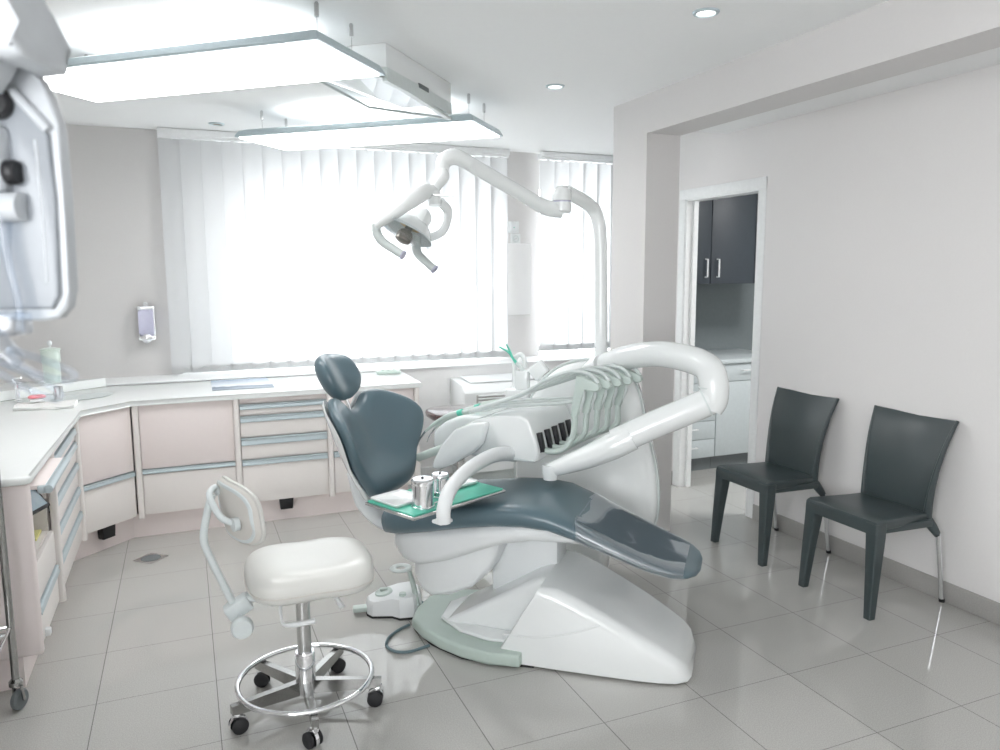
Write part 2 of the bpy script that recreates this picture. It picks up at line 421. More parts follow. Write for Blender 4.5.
# left run, fronts facing +x  (rz = 90deg : local x -> +y, local -y -> +x)
XL = -.552
SIX = [(.742, .779, 'cream', 'drawer'), (.668, .700, 'cream', 'drawer'), (.560, .628, 'cream', 'drawer'), (.430, .520, 'cream', 'drawer'), (.300, .392, 'cream', 'drawer'), (.145, .262, 'cream', 'drawer')]
SIA = [(.702, .738), (.630, .666), (.522, .556), (.394, .428), (.264, .298)]
cabinet((XL, 3.552, 0), PI/2, .84, SIX, SIA, 'left hand six drawer cabinet between the open niche and the corner', ends=(1, 1), depth=.55)
nt_ = thing('niche_cabinet', 'left hand cabinet with pink end panel, open niche and pulled out grip rail', 'cabinet', (XL, 3.085, 0), PI/2)
b = MB(); b.b2(0, .47, .55, .565, .14, .779); b.b2(0, .018, 0.02, .55, .14, .779); b.b2(.452, .47, .02, .55, .14, .779); b.b2(.018, .452, .02, .55, .14, .455); b.b2(.018, .452, .02, .55, .762, .779)
b.build('carcass', M['cream'], nt_)
e = MB(); e.b2(-.036, -.001, -.012, .565, .135, .779, .012, 3); e.build('end_panel', M['pink'], nt_, 'pink end panel with rounded front edge')
for z0, z1 in ((.310, .452), (.145, .268)): MB().b2(.006, .452, 0, .019, z0, z1, .003).build('drawer', M['cream'], nt_)
for z0, z1 in ((.270, .308),):
    a = MB(); a.prism([(-.004, z1-.006), (-.010, z1-.010), (-.006, z0+.02), (-.012, z0+.004), (-.010, z0), (.018, z0), (.018, z1-.006)], lambda y, z, x: (x, y, z), .006, .452); a.build('grip_strip', M['alu'], nt_, angle=30)
MB().b2(.01, .46, -.055, .25, .742, .758, .003).build('pull_out_shelf', M['pink'], nt_)
a = MB(); a.tube([(-.0, -.065, .742), (.47, -.065, .742)], .015, 12, smooth=0); a.b2(-.0, .47, -.06, -.03, .728, .756, .004); a.build('grip_rail', M['alu'], nt_, 'pale aluminium rail pulled out of the niche')
MB().b2(.02, .45, .1, .54, .56, .568, .002).build('niche_shelf', M['whitem'], nt_)
hl = MB()
for x, z in ((.4515, .70), (.4515, .655)): hl.lathe([(0, 0), (.006, 0), (.006, .002), (0, .002)], 10, Matrix.Translation((x, .12, z)) @ Matrix.Rotation(-PI/2, 4, 'Y'))
hl.build('shelf_hole', M['black'], nt_)
MB().box((.10, -.004, .165), (.03, .03, .03), .006).build('corner_knob', M['whitem'], nt_)
# tablet in the niche
tb = thing('tablet', 'grey tablet device leaning in the open niche of the left cabinet', 'tablet', (XL-.085, 3.40, .571), PI/2-.35)
rt = Matrix.Rotation(math.radians(-38), 4, 'X')
MB().box((0, 0, .085), (.19, .014, .20), .005, rot=rt).build('casing', M['rubber'], tb)
MB().box((0, -.0075, .0855+.0), (.165, .004, .165), .001, rot=rt).build('screen', M['screen'], tb)
MB().b2(-.07, .05, -.06, .06, 0, .012, .003).build('booklet', M['yellow'], None, loc=(XL-.10, 3.47, .4565), rz=PI/2)
tag(bpy.data.objects['booklet'], 'pale yellow booklet lying under the niche shelf', 'booklet')
# plinth
pl = MB(); pl.prism([(-.335, 4.715), (1.30, 4.715), (1.30, 5.15), (-.75, 5.15), (-1.1, 4.6), (-1.1, 3.1), (-.615, 3.1), (-.615, 4.435)], lambda a, b, d: (a, b, d), .0, .138)
tag(pl.build('plinth', M['pink'], angle=0), 'pink recessed plinth running under the cabinets', 'plinth')
# worktop
wt = MB(); wt.prism([(1.392, 4.638), (-.303, 4.638), (-.532, 4.409), (-.526, 3.035), (-.545, 3.012), (-1.195, 3.012), (-1.195, 5.306), (1.43, 5.306)], lambda a, b, d: (a, b, d), .781, .811, .011, 3)
tag(wt.build('worktop', M['counter'], angle=50), 'continuous white worktop running over the cabinets around the corner', 'worktop')
up = MB(); up.prism([(-.475, 5.298), (-.475, 5.30), (-1.195, 5.30), (-1.195, 4.72)], lambda a, b, d: (a, b, d), .812, .868, .006)
tag(up.build('corner_ledge', M['counter']), 'raised white ledge across the corner of the worktop', 'ledge')
# basin
sk = MB(); sk.lathe([(.16, .001), (.17, .004), (.165, .0055), (.15, .004), (.10, .0015), (.03, .001), (0, .001)], 40, Matrix.Diagonal((1, .62, 1, 1)))
tag(sk.build('basin', M['greyp'], loc=(-.56, 4.89, .811), rz=PI/5), 'shallow oval basin set in the worktop corner', 'basin')
def faucet(loc, label):
    t = thing('faucet', label, 'faucet', loc, -.5)
    m = MB(); m.lathe([(0, 0), (.022, 0), (.022, .006), (.012, .012), (.012, .075), (.016, .08), (.016, .10), (0, .105)], 20); m.build('body', M['chrome'], t)
    MB().tube([(0, 0, .06), (.03, 0, .075), (.07, 0, .07), (.085, 0, .05)], .008, 10).build('spout', M['chrome'], t)
    MB().tube([(0, 0, .10), (-.02, 0, .125), (.03, 0, .135)], .005, 8).build('lever', M['chrome'], t)
faucet((-.875, 4.86, .812), 'small chrome tap with raised lever at the far left of the worktop')
tw = MB(); rings = []
for j in range(14):
    u = j/13; x = -.84+u*.28
    rings.append([(x, 4.53-.03*u+.004*math.sin(u*9), .8125), (x, 4.525-.03*u, .826+.003*math.sin(u*14)), (x, 4.56, .836+.003*math.cos(u*11)), (x, 4.65, .834+.003*math.sin(u*8)), (x, 4.69-.02*u, .826), (x, 4.70-.02*u, .8125)])
tw.loft(rings); tag(tw.build('towel', M['cloth'], angle=70), 'folded white towel at the inner edge of the worktop corner', 'towel')
sp = thing('nail_brush', 'pink and white nail brush on the folded towel', 'brush', (-.745, 4.62, .839), .3)
MB().box((0, 0, .01), (.075, .04, .018), .006).build('brush_base', M['whitem'], sp)
MB().cushion(sup(.042, .022, 3), .014, lambda a, b, d: (a, b, .026+d), .006, n=24, inner=5).build('brush_back', M['pinkred'], sp)
tp = thing('beaker', 'small grey steel beaker beside the nail brush', 'beaker', (-.655, 4.69, .8365))
MB().lathe([(0, 0), (.022, 0), (.024, .07), (.022, .07), (.02, .004), (0, .004)], 20).build('cup', M['steel'], tp)
# jar on the ledge
jr = thing('jar', 'pale mint lidded jar on the corner ledge', 'jar', (-.750, 5.20, .868))
MB().lathe([(0, 0), (.044, 0), (.046, .01), (.046, .14), (0, .14)], 32).build('body', M['jar'], jr)
ld = MB().lathe([(.046, .122), (.051, .123), (.052, .128), (.052, .188), (.048, .193), (.056, .195), (.056, .203), (.03, .209), (0, .211)], 32).build('lid', M['jar'], jr)
MB().lathe([(0, .209), (.006, .209), (.006, .219), (.012, .227), (.014, .238), (.009, .250), (0, .253)], 20).build('knob', M['whitem'], ld)
# brochure and little tray on the worktop
br = MB(); br.prism([(-.18, -.235), (.18, -.235), (.17, .215), (-.185, .215)], lambda a, b, d: (a, b, d), 0, .004, .0008)
tag(br.build('brochure', M['print'], loc=(.318, 5.07, .8115), rz=-.02), 'landscape brochure lying flat on the worktop', 'brochure')
ty = MB(); ty.box((0, 0, .012), (.165, .09, .022), .006)
for k in range(3): ty.box((-.04+.04*k, 0, .026), (.02, .03, .006), .002)
tag(ty.build('instrument_box', M['mint'], loc=(1.30, 5.17, .8115), rz=-.1), 'small pale box at the right end of the worktop', 'box')
# soap dispenser
sd = thing('soap_dispenser', 'wall mounted chrome and lilac soap dispenser on the grey wall', 'dispenser', (-.235, YB, 1.05))
MB().b2(-.053, .053, -.03, 0, .03, .25, .012, 3).build('back_plate', M['chrome'], sd)
MB().prism(rrect(.046, .088, .018, 5), lambda a, b, d: (a, -d, .14+b), .028, .095, .010, 3).build('tank', M['lilac'], sd, 'lilac soap tank')
MB().b2(-.054, .054, -.104, 0, .225, .25, .010, 3).build('cap', M['chrome'], sd)
MB().b2(-.053, .053, -.10, -.02, .02, .055, .012, 3).build('lower_frame', M['chrome'], sd)
MB().lathe([(0, 0), (.03, 0), (.03, .018), (.02, .026), (0, .028)], 24, Matrix.Translation((.0, -.095, .035)) @ Matrix.Rotation(PI/2, 4, 'X')).build('push_button', M['chrome'], sd)
MB().lathe([(0, 0), (.016, 0), (.016, .03), (.01, .036), (0, .036)], 20, Matrix.Translation((0, -.02, .26)) @ Matrix.Rotation(PI/2, 4, 'X')).build('lock', M['whitem'], sd)

# wall fittings between the windows
sw = thing('wall_switch', 'white square light switch on the wall strip between the blinds', 'switch', (2.470, YB, 1.868))
MB().b2(-.046, .046, -.012, 0, -.046, .046, .004).build('plate', M['white'], sw)
MB().b2(-.028, .028, -.018, -.01, -.028, .028, .004).build('rocker', M['whitem'], sw)
MB().b2(-.004, .004, -.0195, -.017, -.006, .002).build('indicator', M['green'], sw)
so = thing('wall_socket', 'white round hole power socket directly under the light switch', 'socket', (2.487, YB, 1.777))
MB().b2(-.042, .042, -.012, 0, -.044, .042, .004).build('plate', M['white'], so)
MB().lathe([(.027, 0), (.027, .004), (.021, .004), (.020, -.006), (0, -.006)], 28, Matrix.Translation((0, -.0125, 0)) @ Matrix.Rotation(PI/2, 4, 'X')).build('socket_ring', M['greyp'], so)
MB().b2(-.010, -.006, -.012, -.006, -.002, .002).b2(.006, .010, -.012, -.006, -.002, .002).build('pin_hole', M['black'], so)
pn = thing('wall_panel', 'white rectangular wall box under the socket between the blinds', 'panel', (2.490, YB, 1.455))
MB().b2(-.118, .118, -.05, 0, -.285, .285, .006).build('cover', M['parapet'], pn)
MB().b2(-.128, -.119, -.03, 0, -.33, -.19, .003).build('side_clip', M['alu'], pn)

# floor convector
ac = thing('convector', 'white floor standing convector unit with louvred grille under the window', 'convector', (2.23, YP, 0))
bx = MB(); bx.prism([(-.34, .08), (-.34, .66), (-.28, .715), (-.03, .735), (-.014, .735), (-.014, .08)], lambda y, z, x: (x, y, z), -.43, .43, .008); bx.build('housing', M['white'], ac)
MB().prism([(-.27, .722), (-.04, .741), (-.04, .747), (-.27, .728)], lambda y, z, x: (x, y, z), -.36, .40, .002).build('top_flap', M['whitem'], ac)
MB().b2(-.34, .38, -.345, -.338, .56, .645).build('grille_recess', M['base'], ac)
for k in range(4):
    MB().box((.02, -.346, .572+.022*k), (.70, .012, .011), .003, rot=Matrix.Rotation(.5, 4, 'X')).build('louvre', M['whitem'], ac)
MB().b2(-.42, .42, -.30, -.03, 0, .08, .004).build('foot', M['greyp'], ac)

# ------------------------------------------------------------------ pantry beyond the doorway
YQ = 4.614
pw = MB(); pw.b2(3.257, 5.6, YQ+.602, YQ+.632, 0, ZC); pw.b2(5.5, 5.6, 2.4, YQ+.6, 0, ZC)
struct(pw.build('wall_pantry_back', M['pantrywall'], angle=0))
struct(MB().b2(3.257, 5.6, 2.3, 2.4, 0, ZC).build('wall_pantry_front', M['wallw'], angle=0))
struct(MB().b2(3.257, 5.6, 2.3, YQ+.63, ZC2, ZC2+.09).build('ceiling_pantry', M['ceil'], angle=0))
def handle(m, x, y, z, L, horiz):
    if horiz: m.tube([(x-L/2, y, z), (x-L/2, y-.025, z), (x+L/2, y-.025, z), (x+L/2, y, z)], .005, 8, smooth=0)
    else: m.tube([(x, y, z-L/2), (x, y-.025, z-L/2), (x, y-.025, z+L/2), (x, y, z+L/2)], .006, 8, smooth=0)
def wallcab(x0, x1, doors, label):
    t = thing('wall_cabinet', label, 'cabinet', (x0, YQ, 0)); w = x1-x0
    MB().b2(.001, w-.001, .02, .38, 1.42, 2.22).build('carcass', M['pantrydark'], t)
    for a, b, hx in doors:
        d = MB().b2(a+.002, b-.002, 0, .02, 1.42, 2.22, .002).build('door', M['pantrydark'], t)
        m = MB(); handle(m, hx, 0, 1.535, .13, False); m.build('handle', M['trim'], d, 'pale bar handle')
wallcab(3.262, 3.597, [(0, .335, .29)], 'anthracite wall cabinet at the left of the pantry doorway view')
wallcab(3.60, 4.00, [(0, .40, .055)], 'anthracite wall cabinet in the middle of the pantry doorway view')
wallcab(4.003, 4.40, [(0, .397, .055)], 'anthracite wall cabinet just inside the right door jamb')
def basecab(x0, x1, rows, label):
    t = thing('base_cabinet', label, 'cabinet', (x0, YQ, 0)); w = x1-x0
    MB().b2(.001, w-.001, .02, .58, .105, .818).build('carcass', M['pantrygrey'], t)
    MB().b2(.001, w-.001, .045, .06, 0, .105).build('toe_board', M['grey'], t)
    for nm, z0, z1 in rows:
        d = MB().b2(.003, w-.003, 0, .02, z0+.003, z1-.003, .002).build(nm, M['pantrygrey'], t)
        if nm == 'drawer':
            m = MB(); handle(m, w*.46, 0, (z0+z1)/2+.015, .11, True); m.build('handle', M['trim'], d)
basecab(3.262, 3.69, [('drawer', .105, .25), ('drawer', .25, .39), ('drawer', .39, .535), ('drawer', .535, .68), ('drawer', .68, .815)], 'pale grey pantry cabinet with five drawers')
basecab(3.692, 4.30, [('door', .105, .68), ('drawer', .68, .815)], 'pale grey pantry cabinet with a wide door under one drawer')
tag(MB().b2(3.262, 4.4, YQ-.02, YQ+.598, .82, .852, .004).build('pantry_worktop', M['pantrygrey']), 'thin grey worktop on the pantry base cabinets', 'worktop')

# ------------------------------------------------------------------ ceiling lights
def lamp_panel(center, rz, L, W, z, wires, label):
    t = thing('panel_lamp', label, 'lamp', (center[0], center[1], z), rz, 'suspended light panels')
    fr = MB(); o = [( L/2, W/2), (-L/2, W/2), (-L/2, -W/2), (L/2, -W/2)]
    rings = []
    for ins, zz in ((.0, 0), (.0, .008), (.016, .036), (.04, .046)):
        rings.append([(math.copysign(abs(x)-ins, x), math.copysign(abs(y)-ins, y), zz) for x, y in o])
    fr.loft(rings); fr.build('housing', M['alu'], t, angle=20)
    MB().b2(-L/2+.018, L/2-.018, -W/2+.018, W/2-.018, -.006, .004, .002).build('diffuser', M['panel'], t, 'glowing white diffuser')
    MB().b2(-L/2+.30, L/2-.30, -W/2+.14, W/2-.14, .044, .050, .002).build('uplight', M['uplight'], t, 'upward glowing strip')
    for x, y in wires:
        w = MB(); w.tube([(x, y, .04), (x, y, ZC-z)], .0016, 6, smooth=0); w.build('wire', M['steel'], t)
        q = MB(); q.lathe([(0, 0), (.008, 0), (.008, .045), (.004, .05), (0, .05)], 10, Matrix.Translation((x, y, ZC-z-.05))); q.build('wire_anchor', M['steel'], t)
AL = math.radians(139.4)
ux, uy = math.cos(AL), math.sin(AL); wx, wy = -uy, ux   # w points towards -x-y side
def pan_c(corner_far_right, L, W):   # far-right corner -> centre
    return (corner_far_right[0]+ux*L/2+wx*W/2, corner_far_right[1]+uy*L/2+wy*W/2)
Lp, Wp = 1.47, .507
c1 = pan_c((.800, 3.115), Lp, Wp); c2 = pan_c((1.775, 4.215), Lp, Wp)
wr_ = [(-Lp/2+.06, Wp/2-.10), (-Lp/2+.06, -Wp/2+.16), (Lp/2-.12, Wp/2-.10), (Lp/2-.12, -Wp/2+.16)]
lamp_panel(c1, AL, Lp, Wp, 2.297, wr_, 'nearer glowing ceiling light panel hanging on thin wires')
lamp_panel(c2, AL, Lp, Wp, 2.295, wr_, 'farther glowing ceiling light panel close to the window blind')
# ceiling box between the panels
cb = thing('ceiling_air_unit', 'white ceiling box with tilted clear grille between the two light panels', 'air unit', (.832, 3.216, 0), AL-PI)
# local: -x runs to the left-back (139deg), +y to far right
MB().b2(-.30, 0, 0, .725, 2.357, ZC-.001, .004).build('housing', M['white'], cb)
MB().b2(-.28, -.03, .03, .70, 2.345, 2.357).build('recess', M['greyp'], cb)
def zg(x, y): return 2.322-.036*(y/.725)+.19*max(0, -x)
gb = MB()
for a, b, c, d in ((-.465, .004, 0, .014), (-.465, .004, .711, .725), (-.465, -.455, 0, .725), (-.03, .004, 0, .725)):
    q = [(a, c), (b, c), (b, d), (a, d)]
    gb.add([(x, y, zg(x, y)-.012) for x, y in q]+[(x, y, zg(x, y)) for x, y in q], [[0, 1, 2, 3], [4, 5, 6, 7], [0, 1, 5, 4], [1, 2, 6, 5], [2, 3, 7, 6], [3, 0, 4, 7]])
gb.b2(-.02, .003, 0, .725, 2.30, 2.357)
gr = gb.build('grille_frame', M['greyp'], cb, angle=20)
gl = MB(); gl.add([(x, y, zg(x, y)-.006) for x, y in ((-.46, .01), (-.02, .01), (-.02, .715), (-.46, .715))], [[0, 1, 2, 3]])
gl.build('clear_flap', M['shield'], gr)
MB().b2(.0005, .006, .32, .43, 2.345, 2.365, .001).build('latch', M['grey'], cb)
# downlights
def downlight(x, y, label, lens='dl'):
    t = thing('downlight', label, 'downlight', (x, y, ZC), 0, 'recessed ceiling downlights')
    MB().lathe([(.032, -.001), (.036, -.008), (.046, -.006), (.05, 0), (.032, 0)], 32).build('trim_ring', M['alu'], t)
    MB().lathe([(0, -.003), (.032, -.003), (.032, -.0005), (0, -.0005)], 28).build('lens', M[lens], t)
downlight(1.832, 2.424, 'recessed downlight near the top edge of the picture by the beam')
downlight(1.819, 3.629, 'recessed downlight beyond the ceiling air unit')
downlight(.259, 5.30, 'recessed downlight above the left end of the wide blind', 'dloff')

# ------------------------------------------------------------------ dental chair
CH = math.radians(-41)
ch = thing('dental_chair', 'slate blue dental treatment chair on a white base in the middle of the room', 'dental chair', (1.336, 2.682, 0), CH)
bp = MB(); bp.prism([(-.045, -.24), (-.045, -.298), (-.165, -.304), (-.29, -.292), (-.40, -.25), (-.50, -.19), (-.575, -.12), (-.60, -.02), (-.595, .10), (-.56, .17), (-.45, .22), (-.29, .27), (-.045, .27)],
                   lambda a, b, d: (a, b, d), .010, .062, .014, 3)
bp.build('base_plate', M['mint'], ch, 'mint base plate')
MB().prism([(0, -.255), (-.16, -.28), (-.29, -.275), (-.45, -.21), (-.57, -.11), (-.58, .1), (-.45, .2), (0, .25)], lambda a, b, d: (a, b, d), 0, .011).build('gasket', M['rubber'], ch)
MB().prism([(.0, -.21), (-.2, -.225), (-.33, -.19), (-.45, -.10), (-.47, .05), (-.40, .16), (0, .2)], lambda a, b, d: (a, b, d), .061, .078, .008, 3).build('plate_reflection_slab', M['white'], ch)  # white slab put in for the region that reflects the window
# lift body
lb = MB(); rings = []
for x, hw, zt in ((-.405, .12, .085), (-.375, .128, .105), (-.28, .135, .16), (-.16, .142, .232), (-.04, .15, .305), (.0, .15, .322), (.10, .15, .315)):
    h = (zt-.07)/2; rings.append([(x, a-.01, .07+h+c) for a, c in rrect(hw, h, min(.03, h*.8))])
lb.loft(rings); lb.build('lift_body', M['white'], ch)
tl = MB(); tl.b2(-.26, .03, .0, .16, .12, .46, .02); tl.build('lift_column', M['whitem'], ch)
bc = MB(); rings = []
for xb, xt, hw, zt, r in ((-.172, .005, .225, .300, .02), (-.165, .018, .232, .322, .035), (-.05, .085, .234, .318, .045), (.10, .165, .232, .288, .05), (.25, .275, .226, .236, .05), (.38, .385, .219, .18, .05),
                          (.47, .465, .21, .135, .05), (.535, .525, .195, .100, .045), (.575, .558, .165, .072, .03), (.588, .572, .12, .045, .018)):
    ring = []
    for a, c in rrect(hw, zt/2-.004, min(r, zt/2-.006), 6):
        z = .006+zt/2+c; f = z/zt; ring.append((xb+(xt-xb)*f, a-.03, z))
    # keep the lower corners square
    ring2 = []
    for (x, y, z), (a, c) in zip(ring, rrect(hw, zt/2-.004, .004, 6)):
        if c < 0: zz = .006+zt/2+c; f = zz/zt; ring2.append((xb+(xt-xb)*f, a-.03, zz))
        else: ring2.append((x, y, z))
    rings.append(ring2)
bc.loft(rings); bco = bc.build('base_cover', M['white'], ch, angle=50)
sl = MB(); sl.tube([(-.12, -.2675, .125), (.02, -.2695, .135), (.16, -.2695, .175), (.255, -.2655, .215)], .0035, 8, flat=(1, .6, (0, 0, 1))); sl.build('styling_crease', M['white'], bco)
# seat pan
sp_ = MB(); rings = []
for x, zt, zb, hw in ((-.625, .455, .42, .16), (-.612, .46, .380, .19), (-.57, .47, .335, .203), (-.51, .48, .322, .205), (-.40, .49, .352, .21), (-.30, .51, .392, .21), (-.17, .54, .445, .205), (-.03, .55, .478, .20), (.09, .53, .475, .17), (.2, .48, .455, .1)):
    h = (zt-zb)/2; rings.append([(x, a, zb+h+c) for a, c in rrect(hw, h, min(.045, h*.95))])
sp_.loft(rings); sp_.build('seat_pan', M['whitem'], ch, 'white underside shell of the seat', angle=60)
sb = MB(); rings = []
for x, zt, zb, hw in ((-.572, .40, .30, .08), (-.56, .42, .235, .115), (-.525, .42, .185, .13), (-.48, .42, .168, .135), (-.40, .43, .183, .14), (-.30, .44, .232, .14), (-.225, .45, .305, .13), (-.19, .45, .385, .11)):
    h = (zt-zb)/2; rings.append([(x, a, zb+h+c) for a, c in rrect(hw, h, min(.035, h*.9))])
sb.loft(rings); sb.build('pan_bracket', M['whitem'], ch, 'white stepped bracket under the seat', angle=60)
SEC = [(-.672, .52, .485, .14), (-.667, .548, .460, .20), (-.645, .578, .440, .234), (-.59, .594, .440, .243), (-.45, .606, .466, .244), (-.32, .618, .496, .247), (-.18, .634, .518, .247), (-.06, .640, .528, .247),
       (.04, .628, .525, .244), (.14, .590, .500, .237), (.29, .520, .452, .226), (.42, .466, .405, .212), (.50, .440, .384, .192), (.555, .425, .378, .160), (.585, .412, .380, .115), (.598, .402, .386, .06)]
def seat_rings(sec, off=0.0):
    rings = []
    for x, zt, zb, hw in sec:
        h = (zt-zb)/2+off; r = []
        for k in range(40):
            t = 2*PI*k/40; c, q = math.cos(t), math.sin(t)
            a = (hw+off)*math.copysign(abs(c)**(2/4.6), c); z = h*math.copysign(abs(q)**(2/2.6), q)
            dish = -.012*max(0, 1-(a/hw)**2)*(1 if q > 0 else 0)
            r.append((x, a, (zt+zb)/2+z+dish))
        rings.append(r)
    return rings
MB().loft(seat_rings(SEC)).build('seat_cushion', M['vinyl'], ch, 'slate blue seat and legrest cushion', angle=75)
import bisect
def sec_at(x):
    xs = [s_[0] for s_ in SEC]; i = max(1, min(len(xs)-1, bisect.bisect(xs, x))); a, b = SEC[i-1], SEC[i]; t = (x-a[0])/(b[0]-a[0])
    return tuple(p+(q-p)*t for p, q in zip(a, b))
fsec = [sec_at(x) for x in (.145, .20, .26, .32, .38, .44, .50, .545)]
fr_ = seat_rings(fsec, .004)
for j, r in enumerate(fr_):
    for k in range(len(r)): r[k] = (r[k][0]+.012*math.cos(2*PI*k/40*2)*(1 if j == 0 else 0), r[k][1], r[k][2]+.0015*math.sin(k*1.7+j*2.1))
MB().loft(fr_, cap=False).build('foot_cover', M['film'], ch, 'clear plastic film over the foot end', angle=75)
MB().loft([r for r in seat_rings([sec_at(.143), sec_at(.147)], .0052)], cap=False).build('film_hem', M['clear'], ch)
# backrest
th = math.radians(20); BU = V(-math.sin(th), 0, math.cos(th)); BN = V(math.cos(th), 0, math.sin(th)); B0 = V(-.772, .0, .525)
RT = Matrix.Rotation(math.radians(-5), 3, 'Z')
def bfn(off=0, wing=2.0):
    def f(a, b, d):
        b2 = b+.25
        w = wing*a*a*(1-.25*(b2/.48))
        lum = .07*math.exp(-((b2-.07)/.10)**2)*math.exp(-(a/.18)**2)
        p = RT @ V(0, a, 0)
        return B0 + V(p.x, p.y, 0) + BU*b2 + BN*(d+w+off+lum*(1 if d > 0 else .6))
    return f
BO = polar([(.30, .055), (.285, .12), (.235, .180), (.17, .222), (.115, .228), (.06, .185), (0, .165), (-.06, .185), (-.115, .228), (-.17, .222), (-.235, .180), (-.285, .12), (-.30, .055),
            (-.275, -.02), (-.225, -.10), (-.18, -.175), (-.125, -.222), (0, -.238), (.125, -.222), (.18, -.175), (.225, -.10), (.275, -.02)])
MB().cushion(BO, .055, bfn(0), .035, p=3.0, n=88, inner=12).build('backrest_cushion', M['vinyl'], ch, 'slate blue concave backrest cushion', angle=75)
BO2 = lambda t: tuple(1.02*c for c in BO(t))
MB().cushion(BO2, .004, bfn(-.030), .018, p=3.5, n=88, inner=8).build('backrest_shell', M['white'], ch, 'white rear shell of the backrest', angle=75)
ba = MB(); ba.tube([B0+BU*.16-BN*.05, B0+BU*.02-BN*.055, (-.76, 0, .45), (-.66, 0, .415), (-.56, 0, .41)], [.06, .065, .06, .055, .05], 16, flat=(.5, 1.6, (0, 0, 1))); ba.build('backrest_arm', M['whitem'], ch)
# headrest
hc = V(-.972, -.005, 1.062); th2 = math.radians(30); HU = V(-math.sin(th2), 0, math.cos(th2)); HN = V(math.cos(th2), 0, math.sin(th2))
MB().cushion(sup(.128, .112, 2.3), .045, lambda a, b, d: hc+V(0, a, 0)+HU*b+HN*(d+2.2*a*a*(1 if d > 0 else .5)-(.012*math.exp(-(a/.06)**2) if d > 0 else 0)), .05, p=2.3, n=48).build('headrest', M['vinyl'], ch, 'slate blue oval headrest', angle=75)
for y in (-.028, .028):
    MB().tube([hc+HU*-.06-HN*.02+V(0, y, 0), B0+BU*.40+V(0, y, 0)-BN*.01, B0+BU*.34+V(0, y, 0)-BN*.012], .008, 10, smooth=3).build('headrest_post', M['chrome'], ch, 'chrome headrest post')

# ------------------------------------------------------------------ foot control
fc = thing('foot_control', 'white foot control pedal on the floor between the stool and the chair base', 'foot pedal', (.805, 3.19, 0), math.radians(-8))
fb = MB(); rings = []
FO = [(-.125, -.02), (-.105, -.055), (-.02, -.075), (.01, -.105), (.075, -.11), (.115, -.07), (.12, .0), (.10, .07), (.03, .09), (-.08, .075), (-.125, .04)]
for z, q in ((.008, 1.0), (.04, .985), (.062, .95), (.070, .90)):
    rings.append([(x*q, y*q, z+(.16*(x+.12) if z > .05 else .06*(x+.12) if z > .02 else 0)) for x, y in FO])
fb.loft(rings); fb.build('housing', M['whitem'], fc, angle=32)
MB().prism(FO, lambda a, b, d: (a*1.01, b*1.01, d), 0, .010).build('rubber_base', M['rubber'], fc)
MB().box((-.150, .01, .024), (.07, .045, .024), .008).build('side_lever', M['sage'], fc)
MB().lathe([(0, 0), (.04, 0), (.038, .008), (.03, .012), (0, .012)], 24, Matrix.Translation((-.045, .02, .082)) @ Matrix.Rotation(-.16, 4, 'Y')).build('rocker_disc', M['sage'], fc)
MB().box((-.045, .02, .098), (.035, .022, .014), .004).build('rocker', M['sage'], fc)
MB().lathe([(0, 0), (.016, 0), (.015, .012), (0, .014)], 20, Matrix.Translation((.03, -.06, .094))).build('push_button', M['sage'], fc)
hd = MB(); hd.tube([(.092, -.065, .05), (.080, -.055, .13), (.062, -.04, .20)], [.030, .026, .022], 10, flat=(.45, 1.1, (1, 0, 0))); hd.build('handle_stem', M['sage'], fc)
hd = MB(); hd.tube([(.03+.036*math.cos(k*PI/8), -.02+.036*math.sin(k*PI/8), .205) for k in range(16)], .013, 8, closed=True, smooth=2, flat=(.5, 1.2, (0, 0, 1))); hd.build('handle_ring', M['greyp'], fc)
MB().tube([(.115, .0, .03), (.130, -.005, .022), (.142, -.012, .018)], .007, 8).build('cable_plug', M['cable'], fc, 'grey blue cable plug')
tag(MB().tube([V(1.336, 2.682, 0)+Matrix.Rotation(CH, 3, 'Z') @ V(x, y, .0075) for x, y in ((-.606, -.085), (-.628, -.145), (-.636, -.22), (-.612, -.285), (-.56, -.315), (-.505, -.300), (-.465, -.250), (-.449, -.226))], .006, 8).build('floor_cable', M['cable']),
    'grey blue cable looping out on the floor at the left end of the chair base', 'cable')

# ------------------------------------------------------------------ water unit (behind the chair), chair-aligned frame
wu = thing('water_unit', 'large white water unit with cuspidor standing behind the treatment chair', 'dental unit', (1.336, 2.682, 0), CH)
WO = polar([(.344, .546), (.30, .73), (.235, .985), (.13, 1.07), (0, 1.09), (-.14, 1.05), (-.25, .94), (-.33, .76), (-.36, .56), (-.34, .38), (-.28, .27), (-.14, .21), (.02, .20), (.18, .205), (.30, .24), (.350, .36)])
def wfn(a, b, d): return V(a, .70-d, b+.62)
WO_c = lambda t: (WO(t)[0], WO(t)[1]-.62)
MB().cushion(WO_c, .085, wfn, .16, p=4.5, n=64, inner=10).build('housing', M['white'], wu, angle=75)
MB().tube([wfn(*[1.008*c for c in WO_c(2*PI*j/64)], .028) for j in range(64)], .006, 8, closed=True, smooth=2).build('rim', M['greyp'], wu, 'grey rim line around the housing')
MB().b2(-.22, .10, .64, .84, 0, .34, .03, 3).build('pedestal', M['white'], wu)
MB().tube([(.02, .66, 1.00), (.06, .635, 1.05), (.10, .59, 1.08)], [.075, .065, .057], 18).build('arm_mount', M['white'], wu)
cu = MB(); rings = []
for z, q in ((.60, .6), (.72, .85), (.82, 1), (.865, 1.02), (.875, .98)):
    rings.append([(-.24+x*q, .83+y*q, z) for x, y in rrect(.20, .11, .05)])
cu.loft(rings); cu.build('cuspidor_body', M['white'], wu, angle=50)
MB().b2(-.445, -.315, .76, .86, .80, .918, .012, 3).build('cuspidor_tower', M['white'], wu)
